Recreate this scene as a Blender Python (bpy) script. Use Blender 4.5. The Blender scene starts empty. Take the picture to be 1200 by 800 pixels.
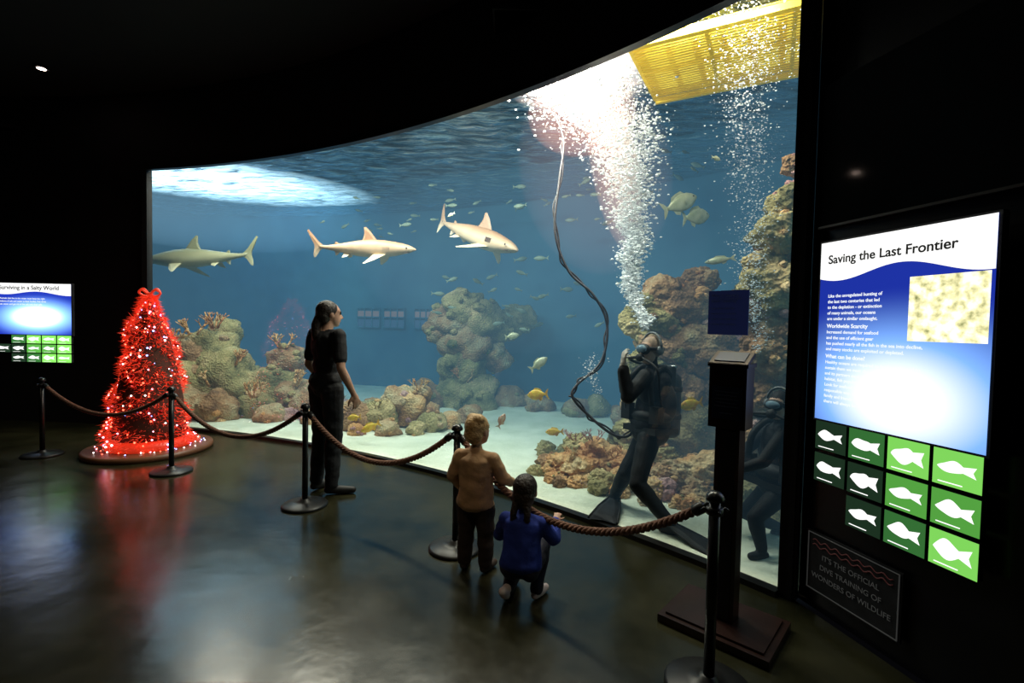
import bpy, bmesh, math, random
import numpy as np
from mathutils import Vector, Matrix, noise
V=Vector
random.seed(7); rng=np.random.default_rng(7)
sc=bpy.context.scene
sc.view_settings.view_transform='Standard'
sc.view_settings.look='None'
col=sc.collection

# ------------------------------------------------------------------ materials
def nt(name):
    m=bpy.data.materials.new(name); m.use_nodes=True
    t=m.node_tree; t.nodes.clear()
    o=t.nodes.new('ShaderNodeOutputMaterial'); return m,t,o
def pbr(name,color,rough=0.5,metal=0.0,color2=None,scale=8.0,bump=0.0,bscale=None,emis=None,estr=0.0,spec=0.5,ramp=(0.35,0.65),coat=0.0):
    m,t,o=nt(name); N=t.nodes; L=t.links
    p=N.new('ShaderNodeBsdfPrincipled'); L.new(p.outputs[0],o.inputs[0])
    p.inputs['Base Color'].default_value=(*color,1); p.inputs['Roughness'].default_value=rough
    p.inputs['Metallic'].default_value=metal; p.inputs['Specular IOR Level'].default_value=spec
    p.inputs['Coat Weight'].default_value=coat
    tc=N.new('ShaderNodeTexCoord')
    if color2 is not None:
        n=N.new('ShaderNodeTexNoise'); n.inputs['Scale'].default_value=scale; n.inputs['Detail'].default_value=4
        L.new(tc.outputs['Object'],n.inputs['Vector'])
        r=N.new('ShaderNodeValToRGB'); r.color_ramp.elements[0].position=ramp[0]; r.color_ramp.elements[1].position=ramp[1]
        r.color_ramp.elements[0].color=(*color,1); r.color_ramp.elements[1].color=(*color2,1)
        L.new(n.outputs['Fac'],r.inputs[0]); L.new(r.outputs[0],p.inputs['Base Color'])
    if bump>0:
        n2=N.new('ShaderNodeTexNoise'); n2.inputs['Scale'].default_value=bscale or scale*3; n2.inputs['Detail'].default_value=3
        L.new(tc.outputs['Object'],n2.inputs['Vector'])
        b=N.new('ShaderNodeBump'); b.inputs['Strength'].default_value=bump; b.inputs['Distance'].default_value=0.02
        L.new(n2.outputs['Fac'],b.inputs['Height']); L.new(b.outputs[0],p.inputs['Normal'])
    if emis is not None:
        p.inputs['Emission Color'].default_value=(*emis,1); p.inputs['Emission Strength'].default_value=estr
    return m
def emit(name,color,s):
    m,t,o=nt(name); e=t.nodes.new('ShaderNodeEmission'); e.inputs[0].default_value=(*color,1); e.inputs[1].default_value=s
    t.links.new(e.outputs[0],o.inputs[0]); return m

# ------------------------------------------------------------------ mesh builder
class MB:
    def __init__(s): s.v=[]; s.f=[]; s.m=[]; s.sm=[]
    def add(s,vs,fs,mi=0,smooth=True):
        b=len(s.v); s.v.extend([tuple(x) for x in vs])
        for f in fs: s.f.append(tuple(i+b for i in f)); s.m.append(mi); s.sm.append(smooth)
    def box(s,c,d,mi=0,R=None,smooth=False):
        c=V(c); h=V(d)/2; vs=[]
        for x in(-1,1):
            for y in(-1,1):
                for z in(-1,1):
                    p=V((x*h.x,y*h.y,z*h.z))
                    if R: p=R@p
                    vs.append(c+p)
        s.add(vs,[(0,1,3,2),(4,6,7,5),(0,4,5,1),(2,3,7,6),(0,2,6,4),(1,5,7,3)],mi,smooth)
    def lathe(s,c,prof,n=32,mi=0,smooth=True,axis=None):
        c=V(c); vs=[];fs=[]
        q=V((0,0,1)).rotation_difference(V(axis)) if axis is not None else None
        for (r,z) in prof:
            for k in range(n):
                a=2*math.pi*k/n; p=V((r*math.cos(a),r*math.sin(a),z))
                if q: p=q@p
                vs.append(c+p)
        for i in range(len(prof)-1):
            for k in range(n):
                k2=(k+1)%n; fs.append((i*n+k,i*n+k2,(i+1)*n+k2,(i+1)*n+k))
        fs.append(tuple(range(n))[::-1]); fs.append(tuple((len(prof)-1)*n+k for k in range(n)))
        s.add(vs,fs,mi,smooth)
    def tube(s,pts,rad,n=8,mi=0,smooth=True):
        pts=[V(p) for p in pts]; vs=[];fs=[]; prev=None
        for i,p in enumerate(pts):
            t=(pts[min(i+1,len(pts)-1)]-pts[max(i-1,0)]).normalized()
            if prev is None: a=t.orthogonal().normalized()
            else:
                a=prev-t*prev.dot(t); a.normalize()
            prev=a; b=t.cross(a); r=rad[i] if isinstance(rad,(list,tuple)) else rad
            for k in range(n):
                an=2*math.pi*k/n; vs.append(p+(a*math.cos(an)+b*math.sin(an))*r)
        for i in range(len(pts)-1):
            for k in range(n):
                k2=(k+1)%n; fs.append((i*n+k,i*n+k2,(i+1)*n+k2,(i+1)*n+k))
        fs.append(tuple(range(n))[::-1]); fs.append(tuple((len(pts)-1)*n+k for k in range(n)))
        s.add(vs,fs,mi,smooth)
    def ell(s,c,r,mi=0,R=None,n=14,m=8):
        c=V(c); vs=[];fs=[]
        for i in range(1,m):
            ph=math.pi*i/m-math.pi/2
            for k in range(n):
                a=2*math.pi*k/n; p=V((r[0]*math.cos(ph)*math.cos(a),r[1]*math.cos(ph)*math.sin(a),r[2]*math.sin(ph)))
                if R: p=R@p
                vs.append(c+p)
        lo=V((0,0,-r[2])); hi=V((0,0,r[2]))
        if R: lo=R@lo; hi=R@hi
        vs.append(c+lo); vs.append(c+hi); b=len(vs)
        for i in range(m-2):
            for k in range(n):
                k2=(k+1)%n; fs.append((i*n+k,i*n+k2,(i+1)*n+k2,(i+1)*n+k))
        for k in range(n):
            k2=(k+1)%n; fs.append((b-2,k2,k)); fs.append((b-1,(m-2)*n+k,(m-2)*n+k2))
        s.add(vs,fs,mi,True)
    def plate(s,outline,th,fr,mi=0):
        """flat fin: 2-D outline in frame fr(u,v,w)->world, lens-thick in w"""
        n=len(outline); cx=sum(p[0] for p in outline)/n; cy=sum(p[1] for p in outline)/n
        vs=[fr(u,v,0) for u,v in outline]; vs+= [fr(cx+(u-cx)*.6,cy+(v-cy)*.6,th) for u,v in outline]; vs+=[fr(cx+(u-cx)*.6,cy+(v-cy)*.6,-th) for u,v in outline]
        fs=[]
        for i in range(n):
            j=(i+1)%n; fs.append((i,j,n+j,n+i)); fs.append((j,i,2*n+i,2*n+j))
        fs.append(tuple(n+i for i in range(n))); fs.append(tuple(2*n+i for i in range(n))[::-1])
        s.add(vs,fs,mi,False)
    def build(s,name,mats,parent=None,loc=None,rot=None,scale=None):
        me=bpy.data.meshes.new(name); me.from_pydata(s.v,[],s.f); 
        for m in mats: me.materials.append(m)
        me.polygons.foreach_set('material_index',s.m); me.polygons.foreach_set('use_smooth',s.sm); me.update()
        ob=bpy.data.objects.new(name,me); col.objects.link(ob)
        if parent: ob.parent=parent
        if loc is not None: ob.location=loc
        if rot is not None: ob.rotation_euler=rot
        if scale is not None: ob.scale=(scale,)*3
        return ob
def empty(name,loc=(0,0,0),rot=(0,0,0)):
    e=bpy.data.objects.new(name,None); e.empty_display_size=.1; e.location=loc; e.rotation_euler=rot; col.objects.link(e); return e

# ------------------------------------------------------------------ geometry of the place
CX,CY,R=-7.19,-4.48,11.30
def pol(a,r,z=0): a=math.radians(a); return V((CX+r*math.cos(a),CY+r*math.sin(a),z))
A0,A1=39.4,78.7      # window opening
B0,B1=36.0,103.0     # tank extent
RB=15.6
ZW=3.5; ZS=3.85; ZC=4.5

m_black=pbr('matte_black_paint',(.005,.005,.006),.7,color2=(.008,.008,.009),scale=3)
m_ceil=pbr('black_ceiling_paint',(.003,.003,.004),.9,color2=(.005,.005,.005),scale=3)
m_wallr=pbr('black_gloss_laminate',(.005,.005,.007),.25,color2=(.008,.008,.010),scale=2)
m_trim=pbr('dark_bronze_trim',(.03,.028,.026),.35,.6,color2=(.04,.036,.034),scale=10)
# floor : polished stained concrete
m_floor,t,o=nt('polished_concrete'); N=t.nodes;L=t.links
p=N.new('ShaderNodeBsdfPrincipled'); L.new(p.outputs[0],o.inputs[0]); tc=N.new('ShaderNodeTexCoord'); p.inputs['Specular IOR Level'].default_value=.7
n1=N.new('ShaderNodeTexNoise'); n1.inputs['Scale'].default_value=1.3; n1.inputs['Detail'].default_value=8; n1.inputs['Roughness'].default_value=.65
L.new(tc.outputs['Object'],n1.inputs['Vector'])
r1=N.new('ShaderNodeValToRGB'); r1.color_ramp.elements[0].position=.35; r1.color_ramp.elements[1].position=.7
r1.color_ramp.elements[0].color=(.012,.012,.005,1); r1.color_ramp.elements[1].color=(.040,.037,.017,1)
L.new(n1.outputs[0],r1.inputs[0]); L.new(r1.outputs[0],p.inputs['Base Color'])
r2=N.new('ShaderNodeMapRange'); r2.inputs[1].default_value=.3; r2.inputs[2].default_value=.7; r2.inputs[3].default_value=.15; r2.inputs[4].default_value=.28
L.new(n1.outputs[0],r2.inputs[0]); L.new(r2.outputs[0],p.inputs['Roughness'])
n2=N.new('ShaderNodeTexNoise'); n2.inputs['Scale'].default_value=4; n2.inputs['Detail'].default_value=3; L.new(tc.outputs['Object'],n2.inputs['Vector'])
b=N.new('ShaderNodeBump'); b.inputs['Strength'].default_value=.16; b.inputs['Distance'].default_value=.02
L.new(n2.outputs[0],b.inputs['Height']); L.new(b.outputs[0],p.inputs['Normal'])

# floor polygon bounded by the glass arc
WD=V((.256,-.967,0))   # direction of right wall toward viewer
wr0=V((1.60,2.66,0))
wr1=wr0+WD*6.0
arc=[pol(a,R) for a in np.linspace(A0-.3,B1,60)]
mb=MB(); pts=[V((wr1.x,wr1.y,0)),wr0]+arc+[V((-9.8,6.4,0)),V((-9.8,wr1.y,0))]
mb.add(pts,[tuple(range(len(pts)))],0,False); mb.build('floor',[m_floor])
mb=MB(); mb.box((-1,5,ZC+.05),(24,22,.1)); mb.build('ceiling',[m_ceil])
def arcwall(mb,a0,a1,z0,z1,r0,r1,n=40,mi=0):
    vs=[];fs=[]
    for a in np.linspace(a0,a1,n):
        vs+=[pol(a,r0,z0),pol(a,r0,z1),pol(a,r1,z1),pol(a,r1,z0)]
    for i in range(n-1):
        b=i*4
        for k in range(4): fs.append((b+k,b+(k+1)%4,b+4+(k+1)%4,b+4+k))
    fs.append((0,1,2,3)); fs.append(tuple((n-1)*4+k for k in (3,2,1,0)))
    mb.add(vs,fs,mi,False)
mb=MB(); arcwall(mb,B0,B1,ZW,ZC,R-.03,R+.05); arcwall(mb,A1,B1,0,ZW,R-.03,R+.05); mb.build('wall_front',[m_black])
# right wall
nr=V((.967,.256,0))
mb=MB(); a=wr0+nr*.10; bq=wr1+nr*.10
c=(a+bq)/2; ang=math.atan2(WD.y,WD.x)
mb.box((c.x,c.y,ZC/2),(6.0,.12,ZC),0,Matrix.Rotation(ang,3,'Z')); mb.build('wall_right',[m_wallr])
mb=MB(); mb.box((-9.86,1.6,ZC/2),(.1,10.2,ZC)); mb.build('wall_left',[m_black])
mb=MB(); mb.box((-3.3,wr1.y-.06,ZC/2),(13.2,.1,ZC)); mb.build('wall_back',[m_black])
# window frame trim + column
mb=MB(); arcwall(mb,A0,A1,0,.035,R-.05,R+.02,50); arcwall(mb,A0,A1,ZW-.03,ZW,R-.05,R+.02,50)
mb.build('trim_1',[m_trim])
mb=MB(); pc=pol(A1,R); mb.box((pc.x,pc.y,ZW/2),(.07,.1,ZW)); mb.build('trim_2',[m_black])
mb=MB(); pc=wr0+V((-.005,.03,0)); Rz=Matrix.Rotation(math.radians(-45),3,'Z')
mb.box((pc.x,pc.y,ZC/2),(.09,.09,ZC),0,Rz); mb.box((pc.x-.02,pc.y-.04,ZC/2),(.03,.03,ZC),1,Rz); mb.build('trim_3',[m_trim,m_black])

# ------------------------------------------------------------------ tank
m_sand=pbr('pale_coral_sand',(.70,.70,.52),.9,color2=(.88,.86,.68),scale=2.5,bump=.5,bscale=25)
m_tankwall,t,o=nt('blue_tank_liner'); N=t.nodes;L=t.links
p=N.new('ShaderNodeBsdfPrincipled'); L.new(p.outputs[0],o.inputs[0]); tc=N.new('ShaderNodeTexCoord')
n1=N.new('ShaderNodeTexNoise'); n1.inputs['Scale'].default_value=.5; n1.inputs['Detail'].default_value=3; L.new(tc.outputs['Object'],n1.inputs['Vector'])
r1=N.new('ShaderNodeValToRGB'); r1.color_ramp.elements[0].color=(.03,.14,.25,1); r1.color_ramp.elements[1].color=(.12,.30,.38,1)
r1.color_ramp.elements[0].position=.3; r1.color_ramp.elements[1].position=.75
L.new(n1.outputs[0],r1.inputs[0]); L.new(r1.outputs[0],p.inputs['Base Color']); p.inputs['Roughness'].default_value=.8

def sandz(a,r):
    p=pol(a,r); return .03+.05*max(0,noise.noise(V((p.x*.7,p.y*.7,0))))+.10*max(0,(r-R-2)/3)**1.3
vs=[];fs=[]; na,nr_=140,60
for i in range(na):
    for j in range(nr_):
        a=B0+(B1-B0)*i/(na-1); r=R+.03+(RB-R-.03)*j/(nr_-1); vs.append(pol(a,r,sandz(a,r) if j>3 else .03))
for i in range(na-1):
    for j in range(nr_-1): fs.append((i*nr_+j,i*nr_+j+1,(i+1)*nr_+j+1,(i+1)*nr_+j))
mb=MB(); mb.add(vs,fs,0,True); mb.build('tank_sand_bed',[m_sand])
mb=MB(); arcwall(mb,B0,B1,-.02,ZC,RB,RB+.05)
for a in (B0,B1):
    q0,q1=pol(a,R+.1),pol(a,RB); mb.add([V((q0.x,q0.y,-.02)),V((q1.x,q1.y,-.02)),V((q1.x,q1.y,ZC)),V((q0.x,q0.y,ZC))],[(0,1,2,3)],0,False)
mb.build('tank_liner',[m_tankwall])
# water body (absorbing medium; its emission stands in for scattered light)
def medium(name,absc,absd,emc,ems):
    m,t,o=nt(name); N=t.nodes;L=t.links
    em=N.new('ShaderNodeEmission'); em.inputs[0].default_value=(*emc,1); em.inputs[1].default_value=ems
    if absd>0:
        ab=N.new('ShaderNodeVolumeAbsorption'); ab.inputs[0].default_value=(*absc,1); ab.inputs[1].default_value=absd
        ad=N.new('ShaderNodeAddShader'); L.new(ab.outputs[0],ad.inputs[0]); L.new(em.outputs[0],ad.inputs[1]); L.new(ad.outputs[0],o.inputs['Volume'])
    else: L.new(em.outputs[0],o.inputs['Volume'])
    return m
m_water=medium('sea_water_glow_medium',(.24,.42,.50),.33,(.33,.70,.96),.042)
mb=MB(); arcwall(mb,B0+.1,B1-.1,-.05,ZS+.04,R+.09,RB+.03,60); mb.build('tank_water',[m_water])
def glow_volume(name,blobs,colr,s):  # emissive blobs: glow of lit water put in as volume colour
    mb=MB()
    for c,r,R_ in blobs: mb.ell(c,r,0,R_,28,18)
    mb.build(name,[medium(name+'_medium',(0,0,0),0,colr,s)])
RotP=Matrix.Rotation(math.radians(-12),3,'Y')
glow_volume('bubble_glow',[((.92,4.62,3.05),(.22,.24,.85),RotP)],(1,.42,.22),1.0)  # warm emission stands in for lamplight scattered around the plume
glow_volume('bubble_glow',[((.62,4.72,3.52),(.52,.50,.36),None)],(1,.42,.28),.7)
glow_volume('bubble_glow',[((.78,4.85,3.05),(.75,.60,1.05),RotP)],(1,.55,.52),.085)
glow_volume('water_glow_haze',[((-5.3,8.7,3.35),(2.6,1.7,.62),Matrix.Rotation(.35,3,'Z'))],(.45,.75,1),.085)  # bluish emission stands in for the halo of light in the water
glow_volume('water_glow_haze',[((.2,6.6,2.6),(2.4,1.6,1.5),None)],(.55,.65,.75),.020)
# acrylic
m_glass,t,o=nt('acrylic_pane'); N=t.nodes;L=t.links
tr=N.new('ShaderNodeBsdfTransparent'); tr.inputs[0].default_value=(.96,.98,.98,1)
gl=N.new('ShaderNodeBsdfGlossy'); gl.inputs['Roughness'].default_value=.01
fr=N.new('ShaderNodeFresnel'); fr.inputs[0].default_value=1.45
mx=N.new('ShaderNodeMixShader'); L.new(fr.outputs[0],mx.inputs[0]); L.new(tr.outputs[0],mx.inputs[1]); L.new(gl.outputs[0],mx.inputs[2]); L.new(mx.outputs[0],o.inputs[0])
vs=[];fs=[]
for a in np.linspace(A0-.2,A1+.1,120): vs+=[pol(a,R,0.0),pol(a,R,ZW+.02)]
for i in range(119): fs.append((2*i,2*i+1,2*i+3,2*i+2))
mb=MB(); mb.add(vs,fs,0,True); mb.build('window_1',[m_glass])
# water surface seen from below
m_surf,t,o=nt('rippled_water_surface'); N=t.nodes;L=t.links
tc=N.new('ShaderNodeTexCoord'); mp=N.new('ShaderNodeMapping'); mp.inputs['Scale'].default_value=(1.0,3.0,1); mp.inputs['Rotation'].default_value=(0,0,.45)
L.new(tc.outputs['Object'],mp.inputs[0])
n1=N.new('ShaderNodeTexNoise'); n1.inputs['Scale'].default_value=2.6; n1.inputs['Detail'].default_value=5; n1.inputs['Distortion'].default_value=.6; L.new(mp.outputs[0],n1.inputs['Vector'])
r1=N.new('ShaderNodeMapRange'); r1.inputs[1].default_value=.36; r1.inputs[2].default_value=.68; r1.inputs[3].default_value=.1; r1.inputs[4].default_value=.95; L.new(n1.outputs[0],r1.inputs[0])
tr=N.new('ShaderNodeBsdfTransparent'); tr.inputs[0].default_value=(.8,.95,1,1)
gl=N.new('ShaderNodeBsdfGlossy'); gl.inputs['Roughness'].default_value=.18; gl.inputs[0].default_value=(.75,.9,1,1)
bp=N.new('ShaderNodeBump'); bp.inputs['Strength'].default_value=.8; bp.inputs['Distance'].default_value=.15; L.new(n1.outputs[0],bp.inputs['Height']); L.new(bp.outputs[0],gl.inputs['Normal'])
mx=N.new('ShaderNodeMixShader'); L.new(r1.outputs[0],mx.inputs[0]); L.new(tr.outputs[0],mx.inputs[1]); L.new(gl.outputs[0],mx.inputs[2]); L.new(mx.outputs[0],o.inputs[0])
vs=[];fs=[]; na,nr_=300,90
for i in range(na):
    for j in range(nr_):
        a=B0+(B1-B0)*i/(na-1); r=R+.06+(RB-R-.06)*j/(nr_-1); q=pol(a,r)
        z=ZS+.035*noise.noise(V((q.x*1.6,q.y*3.2,1)))+.02*noise.noise(V((q.x*5,q.y*7,4))); vs.append((q.x,q.y,z-.02))
for i in range(na-1):
    for j in range(nr_-1): fs.append((i*nr_+j,i*nr_+j+1,(i+1)*nr_+j+1,(i+1)*nr_+j))
mb=MB(); mb.add(vs,fs,0,True); mb.build('tank_water_surface',[m_surf])

# flood lights hung over the pool (lit panels with soft edge)
def floodlight(name,loc,sx,sy,rotz,color,strength,inner=.2):
    m,t,o=nt(name+'_lamp'); N=t.nodes;L=t.links
    tc=N.new('ShaderNodeTexCoord'); mp=N.new('ShaderNodeMapping'); mp.inputs['Scale'].default_value=(2/sx,2/sy,0); L.new(tc.outputs['Object'],mp.inputs[0])
    ln=N.new('ShaderNodeVectorMath'); ln.operation='LENGTH'; L.new(mp.outputs[0],ln.inputs[0])
    mr=N.new('ShaderNodeMapRange'); mr.inputs[1].default_value=1.0; mr.inputs[2].default_value=inner; mr.inputs[3].default_value=0; mr.inputs[4].default_value=strength
    L.new(ln.outputs['Value'],mr.inputs[0]); e=N.new('ShaderNodeEmission'); e.inputs[0].default_value=(*color,1); L.new(mr.outputs[0],e.inputs[1]); L.new(e.outputs[0],o.inputs[0])
    b=MB(); b.box((0,0,0),(sx,sy,.02),0); b.box((0,0,.04),(sx*1.02,sy*1.02,.05),1)
    return b.build(name,[m,m_black],loc=loc,rot=(0,0,rotz))
floodlight('pool_floodlight',(-5.6,9.2,4.05),6.0,3.3,.42,(.78,.93,1),8,.3)
floodlight('pool_floodlight',(.60,5.0,4.05),1.6,1.9,0,(1,.62,.50),9)

def area(name,loc,target,sx,sy,power,color):
    l=bpy.data.lights.new(name,'AREA'); l.shape='RECTANGLE'; l.size=sx; l.size_y=sy; l.energy=power; l.color=color
    ob=bpy.data.objects.new(name,l); col.objects.link(ob); ob.location=loc; ob.rotation_euler=(V(target)-V(loc)).to_track_quat('-Z','Y').to_euler(); return ob
def spot(name,loc,target,power,color,angle=60,rad=.05,blend=.5):
    l=bpy.data.lights.new(name,'SPOT'); l.energy=power; l.color=color; l.spot_size=math.radians(angle); l.spot_blend=blend; l.shadow_soft_size=rad
    ob=bpy.data.objects.new(name,l); col.objects.link(ob); ob.location=loc; ob.rotation_euler=(V(target)-V(loc)).to_track_quat('-Z','Y').to_euler(); return ob
for a,pw in ((74,105),(66,125),(58,165),(50,125),(43,60)):
    p0=pol(a,R+.32,3.74); p1=pol(a,R+2.4,0.3)
    area('tank_fill_light',p0,p1,.9,.18,pw,(1,.93,.74))  # added fill lamps, hidden behind the header to light the tank
spot('bubble_spotlight',(.75,4.75,3.80),(1.05,4.3,1.4),520,(1,.50,.30),60,.08)

# ------------------------------------------------------------------ rocks & coral
def rockmat(name,c1,c2,c3):
    m,t,o=nt(name); N=t.nodes;L=t.links
    p=N.new('ShaderNodeBsdfPrincipled'); p.inputs['Roughness'].default_value=.9; L.new(p.outputs[0],o.inputs[0]); tc=N.new('ShaderNodeTexCoord')
    n1=N.new('ShaderNodeTexNoise'); n1.inputs['Scale'].default_value=3.2; n1.inputs['Detail'].default_value=6; L.new(tc.outputs['Object'],n1.inputs['Vector'])
    r=N.new('ShaderNodeValToRGB'); e=r.color_ramp.elements; e[0].position=.32; e[0].color=(*c1,1); e[1].position=.68; e[1].color=(*c3,1)
    k=e.new(.5); k.color=(*c2,1); L.new(n1.outputs[0],r.inputs[0]); L.new(r.outputs[0],p.inputs['Base Color'])
    v=N.new('ShaderNodeTexVoronoi'); v.inputs['Scale'].default_value=34; L.new(tc.outputs['Object'],v.inputs['Vector'])
    b=N.new('ShaderNodeBump'); b.inputs['Strength'].default_value=.9; b.inputs['Distance'].default_value=.02; L.new(v.outputs['Distance'],b.inputs['Height']); L.new(b.outputs[0],p.inputs['Normal'])
    return m
m_rock=rockmat('reef_rock',(.15,.07,.035),(.42,.22,.10),(.55,.42,.24))
m_rock2=rockmat('coral_rock_olive',(.11,.10,.04),(.36,.28,.11),(.60,.42,.20))
m_coral=rockmat('orange_brown_coral',(.46,.17,.06),(.64,.32,.12),(.78,.54,.28))
m_coralp=rockmat('mauve_pink_coral',(.30,.12,.12),(.48,.24,.22),(.66,.44,.36))
def ico(sub):
    b=bmesh.new(); bmesh.ops.create_icosphere(b,subdivisions=sub,radius=1); vs=[v.co.copy() for v in b.verts]; fs=[tuple(v.index for v in f.verts) for f in b.faces]; b.free(); return vs,fs
IV,IF=ico(4); IV3,IF3=ico(3); IV5,IF5=ico(5)
def rock(mb,c,r,mi=0,lump=.35,knob=.12,sub=4):
    c=V(c); off=V((random.random()*50,random.random()*50,random.random()*50)); vs=[]
    rr=V(r) if hasattr(r,'__len__') else V((r,r,r))
    iv,fi={3:(IV3,IF3),4:(IV,IF),5:(IV5,IF5)}[sub]
    for v in iv:
        d=1+lump*noise.noise(v*1.3+off)+knob*noise.noise(v*4+off)+.07*noise.noise(v*9+off)
        vs.append(c+V((v.x*rr.x,v.y*rr.y,v.z*rr.z))*d)
    mb.add(vs,fi,mi,True)
def knobs(mb,c,r,n,mi):
    """small coral heads studded over a boulder"""
    c=V(c)
    for k in range(n):
        d=V((random.gauss(0,1),random.gauss(0,1)-.6,random.gauss(0,1)+.3)).normalized(); s=r*random.uniform(.10,.24)
        rock(mb,c+d*r*.88,(s,s,s*.8),mi,.3,.25,3)
def branch(mb,p,d,l,r,depth,mi):
    p=V(p); d=V(d).normalized(); q=p+d*l
    mb.tube([p,p+d*l*.5+V((random.uniform(-1,1),random.uniform(-1,1),0))*l*.06,q],[r,r*.85,r*.7],6,mi)
    if depth>0:
        for k in range(3 if depth>1 else 2):
            nd=d+V((random.uniform(-.8,.8),random.uniform(-.8,.8),random.uniform(-.1,.5))); branch(mb,q-d*l*.1,nd,l*.72,r*.68,depth-1,mi)
def finger_coral(mb,c,n,h,spread,mi):
    for k in range(n):
        a=random.random()*6.28; d=V((math.cos(a)*spread,math.sin(a)*spread,1)); branch(mb,V(c)+V((math.cos(a),math.sin(a),0))*.05,d,h,h*.13,2,mi)
RM=[m_rock,m_rock2,m_coral,m_coralp]
KC=[0,1,2,2,3]
# left reef mound
mb=MB()
for (x,y,z,r) in [(-4.95,7.35,.35,.55),(-4.75,7.6,.95,.42),(-4.98,7.35,.95,.3),(-4.45,7.55,.5,.5),(-4.62,7.8,1.25,.26),(-4.2,7.7,.35,.42),(-3.75,7.7,.4,.42),(-3.6,7.8,.85,.30),(-3.35,7.6,.25,.34),(-3.9,7.3,.15,.3),
                  (-4.3,7.05,.15,.3),(-3.0,7.4,.2,.3),(-2.8,7.1,.12,.2),(-5.3,7.5,.6,.5),(-3.5,7.0,.1,.2),(-4.7,7.0,.2,.3),(-5.7,7.9,.5,.6)]:
    mi=random.choice([0,1,1]); rock(mb,(x,y,z),(r,r*.9,r*random.uniform(.8,1.1)),mi); knobs(mb,(x,y,z),r,8,random.choice(KC))
for q in [(-4.75,7.2,1.25),(-4.55,7.4,1.35),(-4.2,7.3,.8),(-3.6,7.6,1.05),(-3.3,7.35,.5),(-4.95,7.1,1.1),(-4.4,7.1,.5),(-3.8,7.1,.35)]: finger_coral(mb,q,5,.13,.6,2)
for k in range(46):
    q=pol(random.uniform(63,77),R+random.uniform(.75,2.3)); r=random.uniform(.07,.20); rock(mb,(q.x,q.y,r*.55+.02),(r,r*.9,r*.8),random.choice([0,1,2,3]),.35,.2,3)
    if k%4==0: finger_coral(mb,(q.x,q.y,r*1.0),4,.06,.8,random.choice([2,3]))
mb.build('coral_reef',RM)
# low centre reef
mb=MB()
for (x,y,z,r) in [(-2.1,6.55,.15,.26),(-1.8,6.6,.2,.24),(-1.45,6.85,.3,.28),(-1.3,6.9,.45,.18),(-1.05,6.6,.12,.2),(-1.6,6.3,.08,.17),(-2.35,6.7,.1,.2),(-.85,6.8,.1,.16),(-1.25,6.35,.08,.13),(-2.0,6.25,.06,.12),(-.6,7.2,.1,.2),(-1.6,6.75,.42,.2)]:
    rock(mb,(x,y,z),(r,r*.9,r*.9),random.choice([0,1,2])); knobs(mb,(x,y,z),r,6,random.choice(KC))
finger_coral(mb,(-1.3,6.8,.55),5,.09,.6,2); finger_coral(mb,(-1.8,6.5,.35),5,.07,.8,1)
mb.build('coral_reef',RM)
# far pillar
mb=MB()
for (x,y,z,r) in [(-.8,8.6,.2,.55),(-.85,8.6,.7,.42),(-.8,8.6,1.15,.48),(-1.05,8.6,1.55,.42),(-.6,8.6,1.6,.46),(-.85,8.5,1.8,.36),(-.15,8.7,1.45,.34),(.15,8.8,1.6,.3),(-1.3,8.6,1.35,.26),(-.3,8.6,.9,.3),(-1.5,8.5,.15,.4),(.0,8.6,.1,.35),(-.5,8.2,.1,.3)]:
    rock(mb,(x,y,z),(r,r*.8,r*.85),random.choice([0,1])); knobs(mb,(x,y,z),r,6,1)
finger_coral(mb,(-.8,8.3,.5),6,.14,.8,2)
for k in range(14):
    q=pol(random.uniform(50,60),R+random.uniform(3.2,4.0)); r=random.uniform(.12,.28); rock(mb,(q.x,q.y,r*.5+.08),(r,r*.9,r*.8),random.choice([0,1,2]),.35,.2,3)
mb.build('coral_pillar',RM)
# right-middle stack
mb=MB()
for (x,y,z,r) in [(1.75,5.1,.3,.55),(1.6,5.05,.8,.42),(1.75,5.2,1.25,.42),(1.5,5.15,1.55,.3),(1.85,5.2,1.7,.34),(1.65,5.2,1.85,.28),(2.15,5.1,1.3,.4),(2.3,5.1,.6,.5),(1.35,4.95,.35,.28),(2.0,5.2,2.0,.2),(1.45,5.0,1.1,.25),(2.6,5.2,1.6,.45),(1.4,5.1,1.75,.16)]:
    rock(mb,(x,y,z),(r,r*.8,r*.8),random.choice([0,1,0]),.35,.16,5); knobs(mb,(x,y,z),r*.9,10,random.choice(KC))
mb.build('reef_rock_stack',RM)
# right column close to the glass
mb=MB()
for (x,y,z,r) in [(2.2,3.95,.2,.42),(2.15,3.9,.65,.32),(2.25,3.95,1.05,.33),(2.05,3.85,1.3,.24),(2.2,3.9,1.55,.30),(2.1,3.85,1.85,.27),(2.28,3.95,2.1,.30),(2.10,3.85,2.25,.22),(2.2,3.85,2.5,.2),(2.5,4.0,1.6,.4),(2.55,4.0,2.3,.35),(2.6,4.0,.6,.45),(1.94,3.85,1.65,.14),(1.98,3.85,.95,.18),(2.17,3.8,2.78,.1),(1.92,3.85,2.02,.11)]:
    rock(mb,(x,y,z),(r,r*.85,r*.8),random.choice([0,1,0]),.4,.18,5); knobs(mb,(x,y,z),r*.9,11,random.choice(KC))
mb.build('reef_rock_column',RM)
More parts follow.
